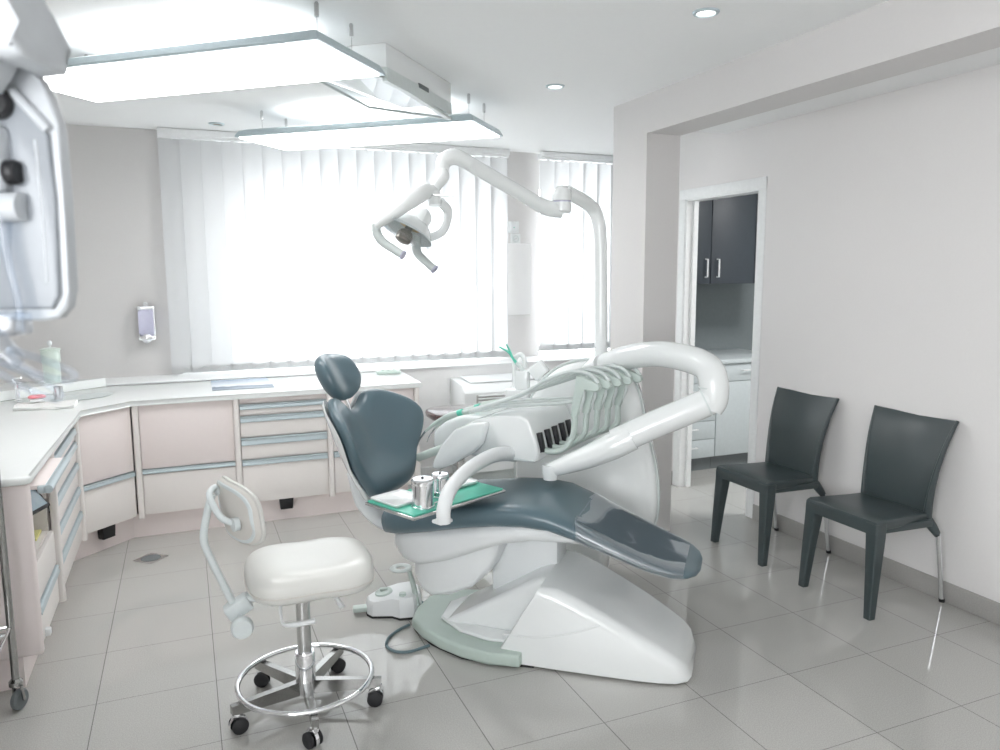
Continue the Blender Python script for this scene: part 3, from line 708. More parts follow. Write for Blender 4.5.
MB().lathe([(.095, .876), (.10, .884), (.092, .889), (.07, .88), (0, .877)], 32, Matrix.Translation((-.17, .83, 0))).build('spittoon', M['greyp'], wu)
MB().tube([(-.413, .83, .91), (-.413, .83, 1.02), (-.408, .83, 1.07), (-.382, .83, 1.092), (-.358, .82, 1.068), (-.356, .81, 1.02)], .012, 14).build('filler_spout', M['white'], wu)
MB().box((-.357, .785, .965), (.068, .05, .10), .008).build('cup_holder', M['white'], wu)
MB().box((-.278, .81, 1.015), (.085, .06, .075), .01, rot=Matrix.Rotation(-.7, 4, 'Y')).build('filter_box', M['white'], wu)
MB().box((-.270, .82, .935), (.03, .03, .13), .006).build('filter_post', M['white'], wu)
# mint suction tips standing in the holder
stp = thing('suction_tips', 'two mint green suction tips standing in the white holder behind the hoses', 'suction tips', (1.336, 2.682, 0), CH)
for k, top in enumerate(((-.485, .80, 1.130), (-.444, .79, 1.146))):
    e_ = .006*k
    MB().tube([(-.352+e_, .775, 1.010), (-.366+e_, .777, 1.030), (-.388, .78, 1.048+e_)], .009, 8).build('sleeve', M['greyp'], stp, 'grey sleeve')
    MB().tube([(-.388, .78, 1.048+e_), (-.410, .783, 1.078), (-.432-.01*k*-1, .787, 1.105), top], [.007, .007, .006, .004], 8).build('tip', M['green'], stp, 'mint green tip')
# ------------------------------------------------------------------ delivery unit: console, swing arm, whips
CA = math.radians(-50)
du = thing('delivery_unit', 'white instrument delivery console on a curved swing arm above the treatment chair', 'dental unit', (1.356, 2.858, 0), CA)
RC = Matrix.Rotation(CH-CA, 3, 'Z'); offc = Matrix.Rotation(-CA, 3, 'Z') @ (V(1.336, 2.682, 0)-V(1.356, 2.858, 0))
def c2d(x, y, z):                  # chair frame -> console frame
    return RC @ V(x, y, z) + offc
co = MB()
prof = [(-.325, .70), (-.02, .70), (.0, .712), (.003, .75), (-.018, .83), (-.045, .882), (-.085, .902), (-.20, .890), (-.30, .868), (-.37, .83), (-.40, .76), (-.38, .715)]
co.prism(prof, lambda x, z, y: (x, y+.0, z), .0, .44, .012, 3); co.build('console', M['white'], du, angle=50)
MB().prism([(-.33, .709), (-.012, .709), (-.012, .714), (-.33, .714)], lambda x, z, y: (x, y, z), -.0015, .001).build('seam', M['greyp'], du)
MB().prism([(-.56, .70), (-.555, .78), (-.49, .832), (-.41, .868), (-.30, .87), (-.30, .72), (-.42, .70)], lambda x, z, y: (x, y, z), .05, .40, .02, 3).build('instrument_shelf', M['white'], du, angle=50)
MB().prism([(-.505, .632), (-.50, .66), (-.46, .74), (-.385, .822), (-.30, .858), (-.225, .868), (-.222, .85), (-.245, .77), (-.285, .728), (-.39, .665), (-.47, .626)], lambda x, z, y: (x, y, z), -.045, -.004, .014, 3).build('side_grip', M['white'], du, 'white side grip plate', angle=50)
for i in range(5):
    y = .040+.080*i
    MB().box((-.0055, y, .785), (.034, .026, .085), .002, rot=Matrix.Rotation(-.24, 4, 'Y')).build('slot', M['black'], du, 'black whip slot')
    m = MB(); yy = y+.012
    tx = .0+.020*i
    m.tube([(.0, yy, .752), (.05, yy, .748), (.10, yy, .765), (.140+tx, yy, .82), (.150+tx, yy, .885), (.152+tx, yy, .93)], [.015]*6, 10, flat=(1.25, .85, (0, 1, 0)))
    wh = m.build('whip', M['sage'], du, 'sage grey whip arm')
    x0 = .152+tx
    MB().prism([(x0-.016, .915), (x0+.014, .915), (x0+.032, .99), (x0+.042, 1.035), (x0+.095, 1.022), (x0+.110, 1.036), (x0+.105, 1.055), (x0+.035, 1.083), (x0+.008, 1.082)],
               lambda x, z, d: (x, d, z), yy-.018, yy+.018, .005).build('hose_bracket', M['sage'], wh)
    MB().tube([(x0+.03, yy, 1.04), (x0+.035, yy, .99), (x0+.016, yy, .945), (x0+.004, yy, .92)], .008, 8).build('hose_end', M['greyp'], wh)
    # hose over the bracket to the handpiece
    h = MB(); h.tube([(x0+.10, yy, 1.058), (x0+.06, yy, 1.092), (x0-.02, yy-.005, 1.10), (x0-.12, yy-.01, 1.062), (-.10, yy-.015, .985), (-.26, yy-.02, .925), (-.36, y-.02, .893)], .0085, 8); h.build('hose', M['greyp'], du, 'pale grey hose')
    if i < 3:
        h = MB(); h.tube([(x0-.01, yy+.02, .97), (.06, yy+.02, .955), (-.12, yy, .935), (-.26, yy-.01, .912), (-.36, yy-.02, .888)], .0075, 8); h.build('hose', M['greyp'], du)
    hp = MB(); hp.tube([(-.34, y-.02, .897), (-.44, y-.02, .872), (-.52, y-.02, .828), (-.575, y-.02, .785)], [.011, .012, .010, .006], 10); hpo = hp.build('handpiece', M['sage'], du, 'grey handpiece lying on the shelf')
    MB().tube([(-.575, y-.02, .785), (-.605, y-.02, .748), (-.622, y-.02, .715)], [.006, .004, .004], 8).build('steel_tip', M['chrome'], hpo)
    if i in (0, 2):
        MB().tube([(-.40, y-.02, .884), (-.375, y-.02, .892)], .0145, 10, smooth=0).build('colour_ring', M['green'], hpo, 'mint green ring')
MB().tube([(-.62, .02, .655), (-.48, .02, .715)], .019, 14, smooth=0).build('handle_tube', M['sage'], du)
# swing arm
def P(*a): return c2d(*a)
ar = MB(); ar.tube([P(.60, .19, 1.00), P(.48, .17, .942), P(.36, .15, .885), P(.235, .13, .822)], .056, 24, smooth=4); ar.build('lower_arm', M['white'], du)
ar = MB(); ar.tube([P(.30, .14, .848), P(.22, .125, .803), P(.12, .12, .752), P(.0, .11, .702), P(-.05, .105, .682)], [.060, .058, .050, .036, .026], 24, smooth=5, flat=(.95, 1.1, (0, 0, 1))); ar.build('arm_end', M['white'], du)
ar = MB(); ar.tube([P(.598, .188, .965), P(.612, .195, 1.005), P(.612, .20, 1.07), P(.585, .225, 1.13), P(.50, .29, 1.156), P(.37, .38, 1.162), P(.24, .48, 1.135), P(.11, .58, 1.085)],
                    [.05, .058, .058, .057, .056, .055, .055, .055], 24, smooth=6); ar.build('upper_arm', M['white'], du)
MB().tube([P(.612, .20, 1.052), P(.612, .20, 1.058)], .0595, 24, smooth=0).build('joint_ring', M['greyp'], du)
MB().tube([P(.582, .185, .992), P(.588, .186, .995)], .0585, 24, smooth=0).build('joint_ring', M['greyp'], du)
MB().lathe([(0, 0), (.03, 0), (.034, .03), (.034, .06), (0, .06)], 20, Matrix.Translation(P(-.03, .10, .652))).build('pivot', M['white'], du)

# ------------------------------------------------------------------ bracket tray in front of the console
TA = math.radians(24.2); tx_, ty_ = .8545, 2.690; TZ = .667
tr = thing('bracket_tray', 'mint and aluminium instrument tray on a white curved arm beside the seat', 'tray', (tx_, ty_, TZ), TA)
MB().prism([(-.235, -.138), (.235, -.138), (.235, .138), (-.235, .138)], lambda a, b, d: (a, b, d), -.012, 0, .003).build('plate', M['steel'], tr, 'aluminium tray plate')
MB().prism([(-.228, -.131), (.228, -.131), (.228, .131), (-.228, .131)], lambda a, b, d: (a, b, d), .0, .006, .002).build('mat', M['green'], tr, 'mint green silicone mat')
def wt_(p):   # world -> tray frame
    return Matrix.Rotation(-TA, 3, 'Z') @ (Vector(p)-V(tx_, ty_, TZ))
MB().tube([wt_((.80, 2.447, .642)), wt_((.802, 2.45, .69)), wt_((.835, 2.49, .738)), wt_((.91, 2.575, .765)), wt_((1.02, 2.70, .772)), wt_((1.15, 2.84, .762)), wt_((1.25, 2.945, .735)), wt_((1.31, 2.995, .712))], [.025, .025, .026, .026, .027, .03, .032, .030], 18).build('support_arm', M['whitem'], tr, 'white curved support arm')
MB().box(wt_((.80, 2.462, .645)), (.06, .05, .014), .006).build('arm_foot', M['whitem'], tr)
def canister(x, y, r, h, label):
    t = thing('canister', label, 'canister', tuple(Matrix.Rotation(TA, 3, 'Z') @ V(x, y, .0065) + V(tx_, ty_, TZ)), TA, 'chrome canisters on the tray')
    MB().lathe([(0, 0), (r*1.06, 0), (r*1.06, .006), (r, .008), (r, h-.014), (0, h-.014)], 40).build('body', M['chrome'], t)
    l = MB().lathe([(r*1.02, h-.02), (r*1.04, h-.016), (r*1.04, h-.006), (r*.9, h), (0, h+.002)], 40).build('lid', M['chrome'], t)
    MB().lathe([(0, h), (r*.12, h), (r*.12, h+.006), (0, h+.007)], 12).build('lid_hole', M['black'], l)
canister(-.14, -.080, .040, .105, 'larger chrome canister at the near edge of the mint tray')
canister(-.015, -.035, .033, .090, 'smaller chrome canister behind the tray support arm')
def dish(x, y, hw, hh, label, marks):
    t = thing('dish', label, 'dish', tuple(Matrix.Rotation(TA, 3, 'Z') @ V(x, y, .0065) + V(tx_, ty_, TZ)), TA, 'white dishes on the tray')
    m = MB(); o = rrect(hw, hh, .012, 4); rings = []
    for s, z in ((.90, 0), (.97, .006), (1.0, .012), (.985, .013), (.95, .008), (.88, .004)): rings.append([(x_*s, y_*s, z) for x_, y_ in o])
    m.loft(rings); m.build('bowl', M['white'], t, angle=50)
    return t
dish(-.15, .045, .075, .080, 'white dish at the left end of the mint tray', 0)
d2 = dish(.145, .045, .070, .062, 'white dish with small dark instruments at the right end of the mint tray', 1)
for k in range(9):
    a = random.uniform(0, 2*PI); r = random.uniform(.0, .035); x, y = r*math.cos(a)+.0, r*math.sin(a)*.7
    t = MB(); t.box((0, 0, .003), (.016+.006*(k % 3), .005, .005), .0015); 
    w = Matrix.Rotation(TA, 3, 'Z') @ V(.145+x, .045+y, .011+.0002*k) + V(tx_, ty_, TZ)
    tag(t.build('dental_bur', M['black'], loc=tuple(w), rz=a*2.3), 'tiny dark bur lying in the right hand tray dish', 'bur', 'burs in the tray dish')
tag(MB().tube([(-.05, 0, .0035), (0, .004, .0035), (.06, 0, .0035)], .0028, 8).build('probe', M['chrome'], loc=tuple(Matrix.Rotation(TA, 3, 'Z') @ V(-.12, -.095, .0065)+V(tx_, ty_, TZ)), rz=TA+.2), 'thin chrome probe near the left corner of the mint tray', 'probe')

# ------------------------------------------------------------------ operating lamp (chair frame)
ol = thing('operating_lamp', 'white dental operating lamp on a bent pole and long arm', 'dental lamp', (1.336, 2.682, 0), CH)
MB().tube([(.062, .70, 1.03), (.062, .70, 1.20), (.059, .70, 1.40), (.052, .70, 1.66), (.040, .695, 1.755), (.018, .665, 1.808), (-.015, .58, 1.838), (-.060, .48, 1.864)], [.031]*8, 20).build('pole', M['white'], ol)
MB().lathe([(0, 0), (.03, 0), (.041, .012), (.042, .05), (0, .05)], 24, Matrix.Translation((-.0735, .45, 1.768))).build('lower_joint', M['white'], ol)
MB().lathe([(0, .002), (.042, .002), (.042, .03), (.037, .05), (.02, .064), (0, .068)], 24, Matrix.Translation((-.0735, .45, 1.823))).build('upper_joint', M['white'], ol)
MB().lathe([(0, 0), (.0415, 0), (.0415, .006), (0, .006)], 24, Matrix.Translation((-.0735, .45, 1.8175))).build('joint_ring', M['lilac'], ol)
MB().tube([(-.075, .45, 1.785), (-.135, .415, 1.793), (-.20, .36, 1.828)], [.036, .034, .031], 16).build('arm_knuckle', M['white'], ol)
MB().tube([(-.15, .40, 1.80), (-.42, .14, 1.975)], .031, 18, smooth=0, flat=(1.0, .8, (0, 0, 1))).build('long_arm', M['white'], ol)
MB().tube([(-.39, .155, 1.958), (-.45, .12, 1.988), (-.49, .10, 1.968), (-.497, .095, 1.93), (-.50, .085, 1.90)], [.03, .034, .032, .026, .024], 18).build('elbow', M['white'], ol)
MB().tube([(-.497, .09, 1.925), (-.480, .065, 1.898), (-.505, .05, 1.866), (-.525, .045, 1.825)], [.024, .024, .024, .022], 16).build('neck', M['white'], ol)
MB().tube([(-.500, .02, 1.782), (-.505, .025, 1.835)], .026, 18, smooth=0).build('swivel', M['white'], ol)
MB().tube([(-.50, -.01, 1.822), (-.40, -.03, 1.812)], .0035, 8, smooth=0).build('lock_pin', M['steel'], ol)
MB().tube([(-.505, .035, 1.835), (-.525, -.01, 1.838), (-.565, -.07, 1.800), (-.625, -.10, 1.752), (-.706, -.105, 1.702)], [.026, .034, .036, .032, .024], 14, flat=(1, .7, (0, .5, 1))).build('yoke_arm', M['white'], ol)
MB().tube([(-.495, .06, 1.80), (-.475, .10, 1.765), (-.492, .11, 1.705), (-.525, .11, 1.672), (-.575, .10, 1.655)], [.020, .022, .021, .020, .018], 14, flat=(1, .8, (0, .5, 1))).build('yoke_arm', M['white'], ol)
hm = Matrix.Translation((-.618, 0, 1.680)) @ Matrix.Rotation(math.radians(20), 4, 'Y') @ Matrix.Rotation(math.radians(-26), 4, 'X')
refl = MB(); rings_ = []
for q, z in ((.25, .072), (.45, .064), (.75, .038), (1.0, -.008), (.985, -.010), (.73, .032), (.43, .057), (.2, .064)):
    rings_.append([hm @ V(.118*q*math.cos(2*PI*k/36), .098*q*math.sin(2*PI*k/36), z) for k in range(36)])
refl.loft(rings_); refl.build('reflector', M['white'], ol, 'white reflector shell')
hk = MB(); hk.box((0, 0, 0), (.105, .09, .085), .02)
for i in range(len(hk.v)): hk.v[i] = hm @ (hk.v[i]+V(.01, 0, .070))
hk.build('lamp_housing', M['white'], ol)
am = MB(); am.lathe([(0, .056), (.05, .054), (.06, .038), (.052, .028), (0, .03)], 24, hm); am.build('bulb_reflector', M['amber'], ol, 'amber bulb reflector')
bl = MB(); bl.lathe([(0, .05), (.016, .05), (.016, .005), (.028, -.004), (.036, -.022), (.032, -.045), (.018, -.052), (0, -.054)], 24, hm); bl.build('bulb_shield', M['bulb'], ol, 'bronze bulb shield')
sh = MB(); sh.lathe([(.0, -.040), (.08, -.034), (.13, -.016), (.134, -.014), (.134, -.011), (.13, -.012), (.08, -.030), (0, -.036)], 40, hm); sh.build('clear_shield', M['shield'], ol, 'clear splash shield')
for pts in ([(-.706, -.105, 1.708), (-.700, -.105, 1.665), (-.675, -.10, 1.632), (-.630, -.10, 1.604), (-.592, -.10, 1.582)], [(-.600, .06, 1.665), (-.605, .06, 1.62), (-.595, .055, 1.590), (-.560, .05, 1.558), (-.520, .05, 1.526)]):
    MB().tube(pts, [.019, .021, .021, .020, .019], 12, flat=(1, .85, (0, 1, 0))).build('lamp_handle', M['greyp'], ol, 'pale grey lamp handle')
    a, b = V(*pts[-2]), V(*pts[-1]); MB().tube([b-(b-a)*.02, b+(b-a)*.10], .0193, 12, smooth=0).build('handle_cap', M['lilac'], ol)

# ------------------------------------------------------------------ white stool
def caster(parent, x, y, ang, r=.027):
    c = MB(); d = V(math.cos(ang), math.sin(ang), 0); pz = Matrix.Rotation(ang, 4, 'Z')
    T = Matrix.Translation((x, y, 0)) @ pz
    h = MB(); h.lathe([(0, .055), (.007, .055), (.007, .075), (0, .075)], 10, T); 
    o = h.build('caster_stem', M['chrome'], parent)
    w = MB()
    for s in (-.017, .017):
        w.lathe([(0, -.008), (r*.8, -.008), (r, -.004), (r, .004), (r*.8, .008), (0, .008)], 24, T @ Matrix.Translation((-.018, s, r)) @ Matrix.Rotation(PI/2, 4, 'X'))
    w.build('wheel', M['rubber'], o)
    f = MB()
    f.lathe([(0, -.006), (r*1.12, -.006), (r*1.16, 0), (r*1.12, .006), (0, .006)], 24, T @ Matrix.Translation((-.018, 0, r*1.06)) @ Matrix.Rotation(PI/2, 4, 'X'))
    f.tube([T @ V(.0, 0, .066), T @ V(-.014, 0, .058), T @ V(-.036, 0, .045)], [.012, .014, .010], 10); f.build('fork', M['chrome'], o)
st = thing('rolling_stool', 'white padded rolling stool with backrest and chrome foot ring', 'stool', (.324, 2.567, 0), 0)
SO = polar([(.205, 0), (.20, .09), (.175, .165), (.10, .205), (0, .20), (-.10, .205), (-.165, .185), (-.205, .12), (-.215, 0), (-.205, -.12), (-.165, -.185), (-.10, -.205), (0, -.20), (.10, -.205), (.175, -.165), (.20, -.09)])
def sfn(a, b, d):
    f = .018*math.exp(-((a-.20)/.09)**2)*math.cos(b*9)-.012*math.exp(-(a*a+b*b)/.02)
    return V(a+.03, b, .497+d+(f if d > 0 else 0))
MB().cushion(SO, .062, sfn, .048, p=3.4, n=64, inner=12).build('seat', M['stoolv'], st, 'white vinyl seat', angle=75)
MB().tube([sfn(*(1.004*c for c in SO(2*PI*j/48)), -.004) for j in range(48)], .0028, 6, closed=True, smooth=2).build('seat_piping', M['stoolside'], st)
MB().b2(-.10, .14, -.08, .08, .438, .452, .004).build('seat_plate', M['stoolgrey'], st)
MB().lathe([(0, .14), (.024, .14), (.024, .44), (0, .44)], 24).build('gas_column', M['steel'], st, 'grey metal gas column')
MB().lathe([(0, .05), (.026, .05), (.034, .056), (.034, .20), (.031, .207), (.028, .207), (0, .207)], 28).build('hub', M['chrome'], st, 'chrome hub')
ring = MB(); ring.tube([(.228*math.cos(2*PI*k/32), .228*math.sin(2*PI*k/32), .110) for k in range(32)], .0095, 12, closed=True, smooth=2); ring.build('foot_ring', M['chrome'], st, 'chrome foot ring')
for k in range(5):
    a = math.radians(268+72*k); d = V(math.cos(a), math.sin(a), 0)
    l = MB(); T = Matrix.Rotation(a, 4, 'Z')
    l.add([T @ V(*p) for p in [(.028, -.013, .054), (.028, .013, .054), (.262, .011, .068), (.262, -.011, .068), (.028, -.013, .104), (.028, .013, .104), (.262, .011, .100), (.262, -.011, .100)]],
          [[0, 1, 2, 3], [4, 5, 6, 7], [0, 1, 5, 4], [1, 2, 6, 5], [2, 3, 7, 6], [3, 0, 4, 7]])
    lo = l.build('leg', M['tsteel'], st)
    caster(st, d.x*.258, d.y*.258, a+.6*math.sin(k*2.1+1))
# stool back
RP = Matrix.Rotation(math.radians(17), 3, 'Z')
pf = lambda a, b, d: RP @ V(d*.97+b*-.12+1.1*a*a, a, b) + V(-.205, .0, .738)
MB().cushion(sup(.158, .105, 3.2), .034, pf, .004, p=2.6, n=48, inner=8).build('back_pad', M['stoolv'], st, 'white curved back pad', angle=75)
MB().cushion(sup(.153, .100, 3.2), .000, lambda a, b, d: pf(a, b, d-.004), .022, p=3.5, n=48, inner=8).build('back_pad_rear', M['stoolside'], st, angle=75)
MB().tube([pf(*sup(.140, .086, 3.2)(2*PI*j/48), -.018) for j in range(48)], .006, 8, closed=True, smooth=2, flat=(1.4, .7, (0, 0, 1))).build('back_pad_trim', M['stoolgrey'], st)
MB().tube([(-.215, 0, .395), (-.245, .0, .47), (-.292, 0, .60), (-.305, 0, .66), (-.290, 0, .74), (-.272, 0, .80)], .0125, 14, smooth=4).build('back_bar', M['stoolgrey'], st, 'pale grey back bar')
MB().tube([RP @ V(-.03, .06, .05)+V(-.205, 0, .738), (-.262, .04, .812), (-.280, 0, .80), (-.268, -.03, .765), RP @ V(-.055, -.04, -.005)+V(-.205, 0, .738), RP @ V(-.028, -.07, -.02)+V(-.205, 0, .738)], .011, 12).build('back_yoke', M['stoolgrey'], st)
MB().lathe([(0, 0), (.022, 0), (.022, .018), (.009, .02), (0, .02)], 20, Matrix.Translation(RP @ V(-.018, -.075, -.022)+V(-.205, 0, .738)) @ RP.to_4x4() @ Matrix.Rotation(-PI/2, 4, 'Y')).build('yoke_pivot', M['stoolgrey'], st)
MB().box((-.21, 0, .405), (.085, .055, .055), .008, rot=Matrix.Rotation(-.5, 4, 'Y')).build('back_clamp', M['stoolgrey'], st)
MB().box((-.135, 0, .425), (.11, .04, .02), .004, rot=Matrix.Rotation(.25, 4, 'Y')).build('back_bracket', M['stoolgrey'], st)
MB().lathe([(0, -.018), (.03, -.018), (.036, -.01), (.036, .01), (.03, .018), (0, .018)], 24, Matrix.Translation((-.205, -.075, .365)) @ Matrix.Rotation(PI/2, 4, 'X')).build('clamp_knob', M['stoolgrey'], st, 'pale grey round knob')
MB().tube([(-.21, -.02, .39), (-.207, -.06, .375), (-.205, -.075, .365)], .007, 8).build('knob_stem', M['stoolgrey'], st)
MB().b2(-.11, -.06, -.05, .02, .408, .440, .004).build('lever_block', M['black'], st)
MB().tube([(-.08, -.04, .42), (-.08, -.10, .37), (-.05, -.12, .365), (.02, -.135, .372)], [.005, .005, .009, .009], 8).build('height_lever', M['whitem'], st)
MB().tube([(.08, -.02, .435), (.10, -.07, .415), (.115, -.11, .392)], [.006, .006, .010], 8).build('tilt_lever', M['whitem'], st)

# ------------------------------------------------------------------ brown stool by the window
bs = thing('brown_stool', 'brown padded stool half hidden behind the treatment chair by the window', 'stool', (1.62, 4.58, 0))
MB().cushion(sup(.215, .20, 3), .028, lambda a, b, d: V(a, b, .612+d), .048, p=3.2, n=48, inner=8).build('seat', M['brown'], bs, angle=75)
MB().lathe([(0, .06), (.026, .06), (.026, .58), (.05, .585), (.05, .60), (0, .60)], 24).build('column', M['steel'], bs)
for k in range(5):
    a = 2*PI*k/5+.3; T = Matrix.Rotation(a, 4, 'Z')
    MB().tube([T @ V(0, 0, .085), T @ V(.24, 0, .075)], .013, 10, smooth=0).build('leg', M['chrome'], bs)
    MB().lathe([(0, -.012), (.024, -.012), (.027, 0), (.024, .012), (0, .012)], 20, T @ Matrix.Translation((.245, 0, .027)) @ Matrix.Rotation(PI/2, 4, 'X')).build('wheel', M['rubber'], bs)
    MB().tube([T @ V(.24, 0, .08), T @ V(.245, .0, .03)], .006, 8, smooth=0).build('caster_stem', M['chrome'], bs)

# ------------------------------------------------------------------ two dark chairs on the right
def dark_chair(loc, label):
    t = thing('dining_chair', label, 'chair', loc, PI)
    s = MB(); rings = []
    for x, hw, zt in ((-.115, .178, .428), (-.10, .182, .432), (0, .186, .434), (.12, .196, .437), (.215, .203, .440), (.232, .202, .434), (.238, .200, .42)):
        ring = []
        for a, c in rrect(hw, .022, .010, 4):
            dish = -.010*max(0, 1-(a/hw)**2)*(1 if c > 0 and x < .2 else 0)
            ring.append((x, a, zt-.022+c+dish))
        rings.append(ring)
    s.loft(rings)
    s.build('seat', M['dark'], t, angle=45)
    ap = MB()
    ap.b2(.19, .236, -.19, .19, .375, .415, .008)
    for y in (-1, 1): ap.box((.05, y*.178, .388), (.33, .026, .035), .008, rot=Matrix.Rotation(-y*.06, 4, 'Z'))
    ap.build('apron', M['dark'], t)
    b = MB(); nU, nV = 13, 15; fr, bk = [], []
    for j in range(nV):
        v = j/(nV-1); z = .40+.45*v
        hw = .172+.044*v**1.6
        xb = -.100-.090*v**2.2
        for i in range(nU):
            u = -1+2*i/(nU-1)
            x = xb-.042*(1-u*u)*(.35+.65*v); zz = z-(.012*(1-u*u) if j == nV-1 else 0)
            fr.append(V(x, u*hw, zz)); bk.append(V(x-.016-.010*(1-v), u*hw, zz))
    o = len(fr); b.v = fr+bk
    for j in range(nV-1):
        for i in range(nU-1):
            a = j*nU+i; b.f.append([a, a+1, a+nU+1, a+nU]); b.f.append([o+a+nU, o+a+nU+1, o+a+1, o+a])
    ed = [j*nU for j in range(nV)]; 
    for j in range(nV-1):
        for i in (0, nU-1): a = j*nU+i; b.f.append([a, a+nU, o+a+nU, o+a])
    for i in range(nU-1):
        for j in (0, nV-1): a = j*nU+i; b.f.append([a, a+1, o+a+1, o+a])
    b.build('backrest', M['dark'], t, angle=50)
    for y in (-1, 1):
        q_ = []
        for v in (1, .85, .7, .5, .3, .15, .0):
            xb = -.100-.090*v**2.2; q_.append((xb-.009, y*(.172+.044*v**1.6), .40+.45*v))
        q_ += [(-.118, y*.176, .385), (-.140, y*.184, .355), (-.160, y*.191, .325)]
        MB().tube(q_, [.009, .011, .013, .015, .018, .021, .024, .025, .022, .017], 10, flat=(.7, 1, (0, 1, 0)), smooth=3).build('stile', M['dark'], t)
        l = MB(); rings = []
        for z, cx, cy, h in ((.425, .205, .172, .032), (.36, .208, .176, .030), (.2, .221, .184, .024), (.0, .236, .192, .0175)):
            rings.append([(cx+a, y*cy+c, z) for a, c in rrect(h, h, h*.25, 3)])
        l.loft(rings); l.build('front_leg', M['dark'], t)
        l = MB(); l.tube([(-.163, y*.192, .335), (-.212, y*.196, .012)], .0115, 14, smooth=0); lo = l.build('rear_leg', M['chrome'], t, 'chrome rear leg')
        MB().tube([(-.2105, y*.196, .016), (-.2135, y*.196, .0)], .013, 12, smooth=0).build('foot_cap', M['black'], lo)
    return t
dc = dark_chair((2.935, 2.487, 0), 'dark grey plastic chair against the right wall, the one nearer the camera')
dup(dc, (2.935, 3.155, 0), PI, 'dark grey plastic chair against the right wall, the one closer to the doorway')
for o in bpy.data.objects:
    if o.name.startswith('dining_chair'): o['group'] = 'dark waiting chairs along the wall'

# ------------------------------------------------------------------ floor drain
fd = thing('floor_drain', 'small square floor drain with dark grate in the tiles', 'drain', (-.235, 4.322, 0), PI/4+.02)
MB().b2(-.062, .062, -.062, .062, 0, .0025, .001).build('frame', M['steel'], fd)
g = MB(); g.lathe([(0, .0026), (.05, .0026), (.05, .004), (0, .004)], 32); g.build('grate', M['grey'], fd)

# ------------------------------------------------------------------ steel trolley at the left edge
tv = thing('trolley', 'stainless steel trolley at the left edge in front of the pink end panel', 'trolley', (-.615, 2.955, 0))
for x, y in ((0, 0), (-.45, 0), (0, -.42), (-.45, -.42)):
    p = MB().tube([(x, y, .10), (x, y, .86)], .0125, 16, smooth=0).build('post', M['tsteel'], tv)
    w = MB(); w.lathe([(0, -.012), (.030, -.012), (.036, -.006), (.036, .006), (.030, .012), (0, .012)], 28, Matrix.Translation((x+.008, y-.01, .036)) @ Matrix.Rotation(math.radians(62), 4, 'Z') @ Matrix.Rotation(PI/2, 4, 'X')); w.build('wheel', M['grey'], p)
    f = MB(); f.lathe([(0, .085), (.022, .085), (.022, .10), (.014, .11), (0, .11)], 16, Matrix.Translation((x, y, 0)))
    R2 = Matrix.Translation((x+.008, y-.01, 0)) @ Matrix.Rotation(math.radians(62), 4, 'Z')
    for s in (-.018, .018): f.tube([R2 @ V(-.004, s*.8, .09), R2 @ V(0, s, .035)], .006, 8, smooth=0)
    f.build('fork', M['tsteel'], p)
for z in (.30, .80):
    r = MB(); r.tube([(0, 0, z), (0, -.42, z), (-.45, -.42, z), (-.45, 0, z)], .007, 10, closed=True, smooth=0); r.build('rail', M['chrome'], tv)
    MB().b2(-.44, -.01, -.41, -.01, z-.02, z-.014).build('shelf', M['tsteel'], tv)

# ------------------------------------------------------------------ x-ray head at the upper left, close to the camera
XA = math.radians(-22)
xr = thing('xray_unit', 'white dental imaging unit with dark knobs at the upper left edge, close to the camera', 'imaging unit', (-.205, 1.31, 0), XA)
# local: x to the right in the picture, y away
MB().prism([(-.16, 1.905), (.053, 1.905), (.062, 1.874), (.071, 1.824), (.083, 1.800), (.079, 1.789), (.048, 1.786), (.035, 1.803), (.012, 1.830), (-.015, 1.843), (-.06, 1.850), (-.16, 1.850)],
           lambda x, z, y: (x, y, z), -.12, .0, .014, 3).build('head_cap', M['xwhite'], xr, 'white arched hood', angle=60)
MB().loft([[(-.10+r*math.cos(2*PI*k/32), -.07+r*.5*math.sin(2*PI*k/32), z) for k in range(32)] for z, r in ((1.89, .13), (1.93, .12), (2.0, .09), (2.05, .05), (ZC-.001, .045))]).build('ceiling_tube', M['xwhite'], xr, angle=60)
nk = MB(); rings = []
for z, hw, hd in ((1.87, .125, .055), (1.83, .122, .055), (1.79, .112, .052), (1.760, .095, .045)): rings.append([(-.085+a, -.065+c*.9, z) for a, c in rrect(hw, hd, .03)])
nk.loft(rings); nk.build('neck', M['xwhite'], xr, angle=60)
MB().prism([(-.16, 1.82), (.0, 1.822), (.030, 1.800), (.042, 1.784), (.053, 1.764), (.064, 1.723), (.063, 1.62), (.060, 1.487), (.056, 1.463), (.041, 1.447), (.018, 1.443), (-.16, 1.447)],
           lambda x, z, y: (x, y, z), -.012, .014, .006, 3).build('panel_housing', M['xwhite'], xr, 'white panel housing', angle=50)
MB().prism([(-.15, 1.762), (.004, 1.764), (.052, 1.708), (.054, 1.617), (.050, 1.480), (.038, 1.461), (-.15, 1.459)], lambda x, z, y: (x, y, z), -.020, -.010, .004, 3).build('front_cover', M['coverg'], xr, 'pale grey front cover', angle=50)
MB().tube([(.005, -.018, 1.768), (.052, -.018, 1.714)], .007, 10, smooth=0).build('bevel_strip', M['xwhite'], xr)
MB().tube([(.034, -.020, 1.70), (.036, -.020, 1.60), (.034, -.020, 1.50)], .002, 8).build('cover_groove', M['xwhite'], xr)
MB().lathe([(0, 0), (.021, 0), (.021, .026), (.017, .03), (0, .03)], 24, Matrix.Translation((-.012, -.004, 1.748)) @ Matrix.Rotation(PI/2, 4, 'X')).build('knob', M['black'], xr, 'black round knob')
